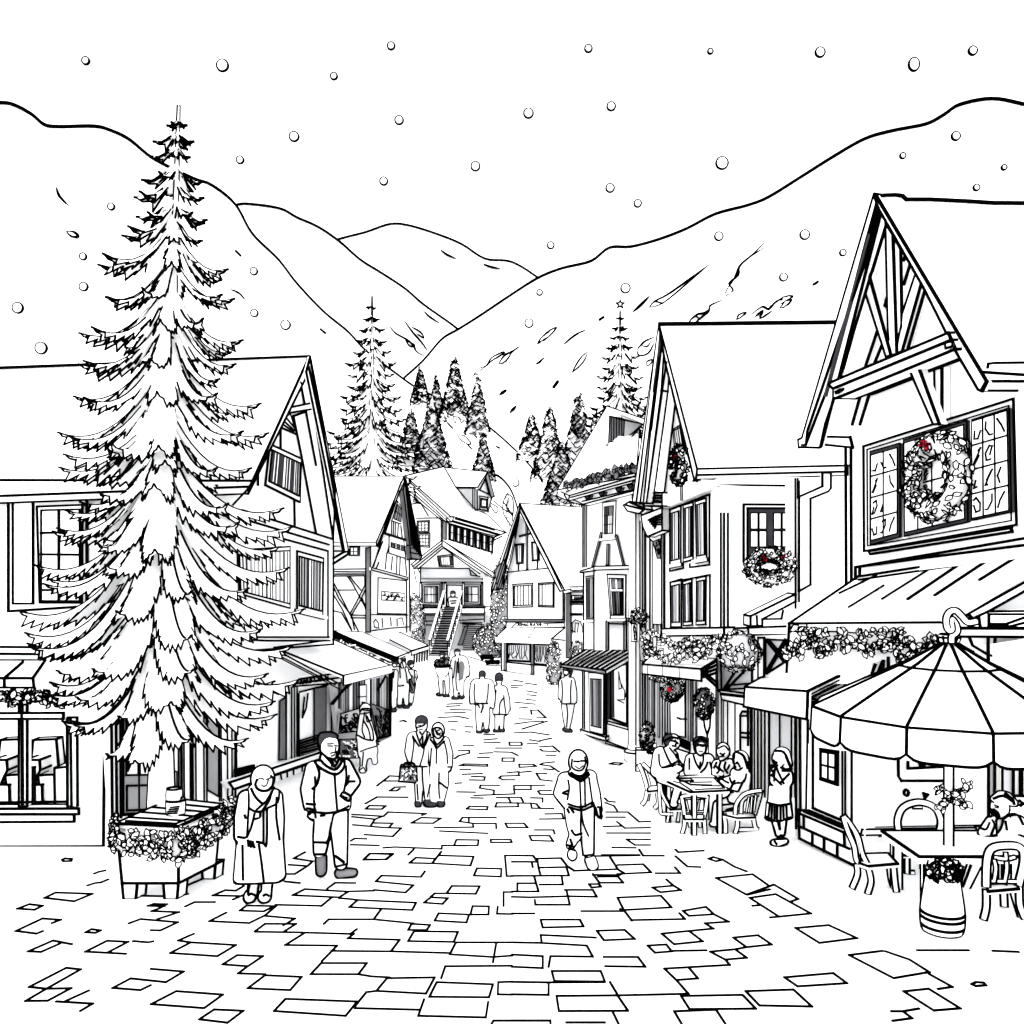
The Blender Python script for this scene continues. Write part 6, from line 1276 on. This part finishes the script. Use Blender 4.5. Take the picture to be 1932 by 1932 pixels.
# chairs ------------------------------------------------------------
def RP(m,z,s,r,d,w=3.6,mat='paper',sm=4,sides=8):
    pts=[];rr=[]
    toks=[[float(x) for x in t.split(',')] for t in s.split()]
    (u0,_),(u1,_)=z([(0,0),(1,0)]); k=(u1-u0)
    for t in toks:
        u,v=z([(t[0],t[1])])[0]; dd=d+(t[2] if len(t)>2 else 0); pz=P(u,v,dd); pz.z=max(.022,pz.z); pts.append(pz); rr.append((t[3] if len(t)>3 else r)*k*dd/F)
    if sm and len(pts)>2:
        n=len(pts); p2=spline(pts,sm); R=[]
        for i in range(len(p2)):
            f=i/(len(p2)-1)*(n-1); a=int(min(n-2,f)); R.append(rr[a]+(rr[a+1]-rr[a])*(f-a))
        pts,rr=p2,R
    V,Fc=tube(pts,rr,sides)
    m.add(V,Fc,mat,True)
    L1=[];L2=[]
    for i,p in enumerate(pts):
        t=(pts[min(i+1,len(pts)-1)]-pts[max(i-1,0)]).normalized(); q=t.cross((EYE-p).normalized()); q=q.normalized()*rr[i] if q.length>.02 else perp(t)*rr[i]
        L1.append(p+q);L2.append(p-q)
    if w: m.line(L1,w);m.line(L2,w); m.line([L1[0],L2[0]],w); m.line([L1[-1],L2[-1]],w)
def SLB(m,z,s,d,th=.04,w=3.6,mat='paper'):
    q=[]
    for t in s.split():
        a=[float(x) for x in t.split(',')]; u,v=z([(a[0],a[1])])[0]; q.append(P(u,v,d+(a[2] if len(a)>2 else 0)))
    m.prism(q,(0,0,-th),mat,w)
def chair(label,z,d,seat,back,legs,splats='',panel=None,r=14,lr=14,w=3.6,group='café chairs',mat='paper',th=.04):
    a=[float(x) for x in seat.split()[0].split(',')]; u,v=z([(a[0],a[1])])[0]; b=P(u,v,d); t=thing('chair',label,'chair',Vector((b.x,d,0)),group)
    m=MB(); SLB(m,z,seat,d,th,w); m.build('seat',t)
    m=MB()
    if panel: SLB2=[P(*z([(float(x.split(',')[0]),float(x.split(',')[1]))])[0],d+(float(x.split(',')[2]) if x.count(',')>1 else 0)) for x in panel.split()]; m.prism(SLB2,(0,.03,0),'paper',w*.8)
    for k in [x for x in back.split('|') if x.strip()]: RP(m,z,k,r,d,w,mat)
    for k in [x for x in splats.split('|') if x.strip()]: RP(m,z,k,r*.5,d,w*.8)
    m.build('backrest',t)
    for k in legs.split('|'): m=MB(); RP(m,z,k,lr,d,w,mat); m.build('leg',t)
    return t
g1='chairs around the left-hand café table'
chair('empty curved-back chair at the left rear end of the seated group',zI,16.2,"365,745,.1 455,740,.2 460,775,-.2 370,785,-.25","300,575 330,640 360,740 365,770|330,570 380,620 440,690,.3 455,745,.35","365,780 350,850 325,885|440,780,.2 450,870 425,910|375,790,.3 370,830,.3 365,850,.3",splats="345,600 375,690 385,740",r=13,lr=13,group=g1,w=3.4)
chair('dark slatted chair turned towards the table, left of the square-backed chair',zI,15.4,"540,870,.2 625,880,.2 630,920,-.2 545,925,-.2","465,700 475,790 520,880 560,930|480,720,.2 520,780,.2 550,870,.2|455,700 462,860 470,950","470,930 475,955 560,960|530,960 520,1025|610,950,.2 600,1080","490,730 510,820 545,890",r=10,lr=10,group=g1,w=3.4)
chair('square-backed chair in the centre front of the left-hand table',zI,14.75,"650,965,.0 805,965,.0 800,1000,-.15 655,1000,-.15","630,820 645,900 655,985|830,820 820,900 805,985|632,822 720,815 828,822","655,1000 650,1060 635,1130|805,1000 810,1060 812,1135|690,1000,.35 700,1080,.35|770,1000,.35 775,1085,.35",splats="665,850 690,960|770,840 755,930|650,840 800,838|665,940 800,940",r=12,lr=12,group=g1,w=3.6)
chair('round-backed spindle chair at the right end of the seated group',zI,14.75,"950,945,.1 1040,930,.3 1190,960,.2 1200,985,-.1 1060,990,-.2 955,965,-.1","1045,960 1055,880 1110,810 1180,785 1245,778|1245,778,.1 1225,860,.2 1195,960,.2|1090,950,.1 1100,860,.1 1150,820,.1 1220,805,.1","960,960 970,1040 970,1100|1065,985 1060,1060 1045,1135|1185,985,.2 1200,1060,.2 1218,1130,.2|1070,1080,.1 1200,1085,.2",splats="1150,830 1130,950|1175,820 1165,950|1205,810 1190,940",r=12,lr=13,group=g1,w=3.6)
t=thing('cafe_table','rectangular café table with four people seated around it','table',Vector((P(1300,HZ,15.1).x,15.1,0)))
m=MB(); zt=.76
def TG(z,s,zz): return [G(u,v,zz) for u,v in z(s)]
q=TG(zI,"455,680 870,652 1000,775 700,790",zt); m.prism(q,(0,0,-.05),'paper',4)
m.line([G(u,v,zt+.006) for u,v in zI("560,680 880,680 960,760 740,770")],3); m.line([G(u,v,zt+.006) for u,v in zI("490,690 620,720 720,785")],3);m.line([G(u,v,zt+.006) for u,v in zI("700,715 860,712")],3);m.line([G(u,v,zt+.006) for u,v in zI("790,740 920,742")],3)
m.build('tabletop',t)
for (x,y) in ((.12,.1),(.85,.1),(.82,.85),(.2,.85)):
    m=MB(); p=bil(q,x,y); m.box(Vector((p.x,p.y,.355)),.035,.035,.355,0,'paper',3); m.build('leg',t)
r=random.Random(2)
m=MB(); m.line([G(u,v,zt+.02) for u,v in zI("640,700 700,730 860,735")],3); m.prism(TG(zI,"600,690 700,688 720,700 620,703",zt+.02),(0,0,-.012),'paper',3); solo(m,'menu','open menu lying on the left-hand café table','menu',q[0])
# ---- umbrella, table and seated person at right
uc=Vector((P(1790,HZ,11.7).x,11.7,0))
t=thing('parasol','big white scalloped garden parasol over the right-hand café table','parasol',uc)
m=MB(); m.rod([uc+Vector((0,0,.0)),uc+Vector((0,0,3.2))],.05,w=4.5); m.build('pole',t)
R=1.72; zr=2.55; za=3.44; NS=12; V=[];seg=NS*12
rimw=[]
def rim(a,rr,z):
    k=(a/(2*math.pi)*NS)%1; fl=math.cos(math.pi/NS)/math.cos((k-.5)*2*math.pi/NS)
    return uc+Vector((rr*fl*math.cos(a+.33),rr*fl*math.sin(a+.33),z))
m=MB(); lev=[(0.06,za),(.5,za-(za-zr)*.3),(1.1,za-(za-zr)*.64),(R,zr)]; V=[];Fc=[]
for rr,z_ in lev:
    for k in range(seg): V.append(rim(2*math.pi*k/seg,rr,z_))
for i in range(3):
    for k in range(seg): l=(k+1)%seg; Fc.append((i*seg+k,i*seg+l,(i+1)*seg+l,(i+1)*seg+k))
m.add(V,Fc,'paper')
for k in range(NS):
    a=2*math.pi*k/NS; m.line([rim(a,rr,z_+.012) for rr,z_ in lev],5)
m.line([rim(2*math.pi*k/seg,R,zr) for k in range(seg)],5,closed=True); m.line([rim(2*math.pi*k/seg,.62,za-(za-zr)*.365+.015) for k in range(seg)],4,closed=True)
for p,cl in contour_chains(V,Fc,.3): m.line(p,5)
m.build('canopy',t)
m=MB(); V=[];Fc=[]; DZ=.34
low=[]
for k in range(seg+0):
    a=2*math.pi*k/seg; f=(k%12)/12; s=1-abs(2*f-1)**6; V.append(rim(a,R,zr)); low.append(rim(a,R*1.01,zr-DZ+.03-.09*s)); 
V+=low
for k in range(seg): l=(k+1)%seg; Fc.append((k,l,seg+l,seg+k))
m.add(V,Fc,'paper'); m.line(low,5,closed=True,corner=100)
for k in range(NS): m.line([V[k*12],V[seg+k*12]],5)
m.build('valance',t)
m=MB(); m.lathe(uc+Vector((0,0,za-.05)),[(.08,0),(.12,.05),(.14,.12),(.10,.16)],w=4,rings=(1,2,3)); 
for k in range(10): a=k*.63; m.line([uc+Vector((.1*math.cos(a),.1*math.sin(a),za-.02)),uc+Vector((.15*math.cos(a),.15*math.sin(a),za+.08))],3.5)
m.build('crown_cap',t)
m=MB(); hk=[P(u,v,11.6) for u,v in zG("1455,915 1455,870 1490,850 1500,820 1480,790 1440,800 1440,760 1470,715 1510,730 1545,780 1600,800 1640,770")]
RP(m,zG,"1465,920 1468,880 1500,850 1490,800 1460,770 1465,840 1438,830 1430,770 1450,725 1490,715 1530,750 1570,790 1625,785",17,11.5,4.6,sm=5); m.build('hook',t)
# table
tq=[G(u,v,.76) for u,v in zJ("880,1045 1960,1040 1960,1150 1050,1160")]
tq=[Vector((tq[0].x,12.35,.76)),Vector((tq[0].x+1.75,12.35,.76)),Vector((tq[0].x+2.0,11.25,.76)),Vector((G(*zJ("1050,1160")[0],.76).x,11.25,.76))]
t=thing('cafe_table','square-legged café table standing under the white parasol','table',Vector((uc.x,11.8,0)))
m=MB(); m.prism(tq,(0,0,-.09),'paper',5); m.build('tabletop',t)
for s,tt in ((.07,.93),(.08,.12),(.92,.93),(.92,.12)):
    m=MB(); p=bil(tq,s,tt); m.box(Vector((p.x,p.y,.335)),.06,.04,.335,0,'paper',3.6); m.build('leg',t)
m=MB(); bc=Vector((P(1778,HZ,10.75).x,10.75,0))
t=thing('barrel_planter','white banded barrel planter with greenery in front of the parasol table','planter',bc)
m.lathe(bc,[(.17,.014),(.225,.04),(.235,.10),(.24,.20),(.238,.26),(.225,.38),(.18,.70),(.17,.72)],w=5,rings=(0,2,3,4)); m.build('barrel',t)
bush('greenery',None,None,bc+Vector((0,-.02,.76)),.2,.18,.13,80,.055,3,core='paper',parent=t,seed=4)
bc_=uc+Vector((0,-.1,1.44)); garland('bow','leafy bow tied round the parasol pole',[bc_+Vector((x,0,y)) for x,y in ((-.2,.12),(0,0),(.2,.15),(.04,0),(.17,-.12),(0,-.03),(-.16,-.15),(0,0))],56,.05,.07,2.4,14,cat='bow')
g2='chairs around the parasol table'
chair('tall-backed side chair at the left of the parasol table',zJ,12.0,"690,1190,.35 880,1185,.35 955,1265,-.1 730,1285,-.15 660,1260,-.1","540,895 590,960 650,1060 680,1180 720,1265|535,900 570,1010 620,1130 640,1240 700,1285","640,1270 645,1350 605,1450|730,1300 750,1400 725,1510|895,1300,.3 905,1380,.3 920,1450,.3|925,1290 935,1400 945,1475",splats="600,980 640,1080 665,1190|575,970 620,1090 645,1200",r=16,lr=17,group=g2,w=4.6,th=.05)
chair('round-topped chair behind the parasol table',zJ,12.8,"990,1060 1270,1060 1270,1200,-.3 990,1200,-.3","970,1030 955,930 1000,830 1120,790 1240,830 1290,930 1275,1030","1030,1200 1030,1360|1150,1215,.2 1150,1390,.2|1310,1200 1310,1390|1040,1355 1080,1360",splats="1075,828 1140,828",r=20,lr=14,group=g2,w=4.6,panel=None)
chair('cane-backed armless chair at the right front of the parasol table',zJ,11.1,"1640,1430,.1 1875,1420,.1 1890,1460,-.15 1655,1480,-.15","1640,1440 1645,1250 1680,1150 1790,1125 1900,1140 1932,1230 1890,1430","1640,1470 1640,1600 1620,1690|1895,1440 1900,1580 1935,1680|1775,1490,.4 1780,1590,.4|1850,1480,.1 1880,1580,.1 1910,1680,.1",splats="1700,1230 1715,1300 1700,1410|1790,1180 1800,1300 1780,1420|1700,1215 1790,1230 1860,1215|1670,1400 1880,1405",r=24,lr=20,group=g2,w=4.6)
person(zJ,'person in a flat cap resting the head on one hand at the parasol table',0,
"1745,830,66,84,60|1775,900,40,40,40|1750,965,50 1885,950,55 1700,1040,40 1880,1100,60|1660,930,34,34,34,30 1590,1010,34,30,34,50 1650,1045,30,24,30,60|1600,1010,32,32,32,50 1640,930,20,24,22,60 1670,890,16,18,16,60|1668,880,8,8,8,66 1650,838,6,6,6,66|1682,880,8,8,8,66 1668,832,6,6,6,66|1695,884,8,8,8,66 1684,845,6,6,6,66|1850,1110,80,50,60 1700,1200,60,40,50|1680,1190,60,40,50 1560,1240,50|1560,1240,46 1480,1440,30|1460,1480,32 1420,1560,26|1470,1540,30,24,26 1570,1600,26,20,26",
"1690,850 1700,885 1725,908 1765,915 1800,890 1822,850|~1705,812 1735,822|~1712,828 1732,832|~1690,850 1700,862|1700,882 1722,888|1780,915 1840,880 1890,895 1925,960|1550,1030 1560,950 1600,900 1650,870|1600,990 1640,1000 1665,950|1690,930 1705,970 1680,1040|1770,925 1750,1000 1690,1060|1790,940 1800,1000|1550,1035 1600,1060 1690,1055 1760,1100|1815,820 1835,835 1820,860|1430,1560 1500,1540 1590,1590|1520,1280 1460,1440",
hair="*1712,770,26,20,50 1775,728,44,16,58 1848,790,18,28,50",hl="1700,760 1770,740 1840,780|1790,725 1840,760 1855,800",d=12.25,w=3.6)
# ================================================================ PLANTER UNDER THE FIR
pd=11.85
A0=G(*zB("675,1515")[0]); A1=G(*zB("985,1515")[0]); A2=G(*zB("1190,1405")[0])
t=thing('planter_counter','white box planter on short legs with plank top and thick leafy garland','planter',A0)
vx=(A2-A1); k=.93
base=[A0+Vector((0,0,.22)),A1+Vector((0,0,.22)),A1+vx*1.0+Vector((0,0,.22)),A0+vx*1.0+Vector((0,0,.22))]
topz=1.62
tp=[P(*zB("655,1215")[0],A0.y-.05),P(*zB("985,1205")[0],A1.y-.05),P(*zB("1210,1110")[0],A2.y),P(*zB("860,1110")[0],A2.y)]
m=MB(); V=base+tp; m.add(V,[(3,2,1,0),(0,1,5,4),(1,2,6,5),(2,3,7,6),(3,0,4,7),(4,5,6,7)],'paper')
for i in range(4): m.line([V[i],V[(i+1)%4]],5); m.line([V[i],V[i+4]],5)
m.build('box',t)
for p,s in ((A0,1),(A1,-1),(A2,-1),(A0+vx,1)):
    m=MB(); c=p+Vector((s*.1,0,0)); h=.22
    q=[c+Vector((-.1,0,h)),c+Vector((.1,0,h)),c+Vector((.08,0,0)),c+Vector((-.08,0,0))]; m.prism(q,vx.normalized()*.18,'paper',4.8); m.build('leg',t)
m=MB(); tz=[P(*zB("640,1100")[0],A0.y-.1),P(*zB("985,1115")[0],A1.y-.12),P(*zB("1245,1000")[0],A2.y),P(*zB("950,960")[0],A2.y+.05)]
zz=(tz[0].z+tz[1].z)/2
tz=[G(u,v,zz) for u,v in zB("640,1095 985,1112 1250,992 950,958")]
m.prism(tz,(0,0,-.06),'paper',5)
for s in (.2,.4,.6,.8): m.line([bil(tz,.04,s)+Vector((0,0,.01)),bil(tz,.5,s)+Vector((0,0,.01)),bil(tz,.93,s)+Vector((0,0,.01))],4)
m.line([bil([tz[3],tz[2],tz[1],tz[0]],.1+.0,.93)+Vector((0,0,.01)),bil([tz[3],tz[2],tz[1],tz[0]],.9,.93)+Vector((0,0,.01)),bil([tz[3],tz[2],tz[1],tz[0]],.95,.1)+Vector((0,0,.01))],4)
m.build('plank_top',t)
gp=[G(u,v,zz-.22)for u,v in []]
m=MB(); r=random.Random(11); L=[]
a,b,c=tz[0],tz[1],tz[2]; path=[a+Vector((-.05,.15,-.1)),a+Vector((.05,-.08,-.2)),b+Vector((0,-.12,-.24)),b.lerp(c,.5)+Vector((.08,-.05,-.2)),c+Vector((.05,0,-.14))]
for _ in range(420):
    x=r.random()*4; i=min(3,int(x)); p=path[i].lerp(path[i+1],x-i); an=r.uniform(-1.4,1.4); rr=(.17+.05*(i>1))*math.sqrt(r.random()); nn=Vector((0,-1,.2)) if i<2 else Vector((.75,-.5,.3)); L.append((p+Vector((0,0,rr*math.sin(an)*1.1))+nn*.14*math.cos(an),nn))
m.rod(path,.12,'pale',0,8)
m.leaves(L,.052,2.2,curl=.5,ratio=.6); m.build('leaf_trim',t)
m=MB(); jc=G(*zB("970,1045")[0],zz)
m.lathe(jc,[(.10,0),(.12,.02),(.12,.2),(.115,.21)],w=4,rings=(2,)); m.lathe(jc+Vector((-.02,.0,.21)),[(.105,0),(.095,.15)],w=3.5,rings=(1,))
for k in range(4): m.line([jc+Vector((-.08+.02*k,-.124,.04+.03*k)),jc+Vector((.06+.01*k,-.124,.05+.03*k))],3)
solo(m,'glass_jar','plain glass jar on the plank top of the white planter','jar',jc)
# ================================================================ ARMCHAIRS IN THE SHOP WINDOW
def armchair(x0,label,vb=1008,d=15.0):
    m=MB(); z=lambda s:[(u+x0,v) for u,v in zB(s)]; A_=Pl(0,d,200,d)
    t=thing('armchair',label,'armchair',A_.p(*z("250,980")[0]))
    m=MB(); m.prism(A_.ps(z("172,760 185,635 310,630 325,790 325,850 172,850")),(0,.2,0),'paper',4); m.build('backrest',t)
    m=MB(); m.prism(A_.ps(z("210,830 300,825 305,990 235,990"),.3),(0,.4,0),'paper',4); m.build('seat',t)
    for a in ("150,745 218,745 222,800 205,835 185,880 232,882 235,990 150,990","302,790 375,782 375,990 305,990"):
        m=MB(); m.prism(A_.ps(z(a),.34),(0,.45,0),'paper',4); m.build('armrest',t)
armchair(0,'white armchair behind the right pane of the front shop window')
armchair(-62,'partly seen white armchair behind the left pane of the front shop window')
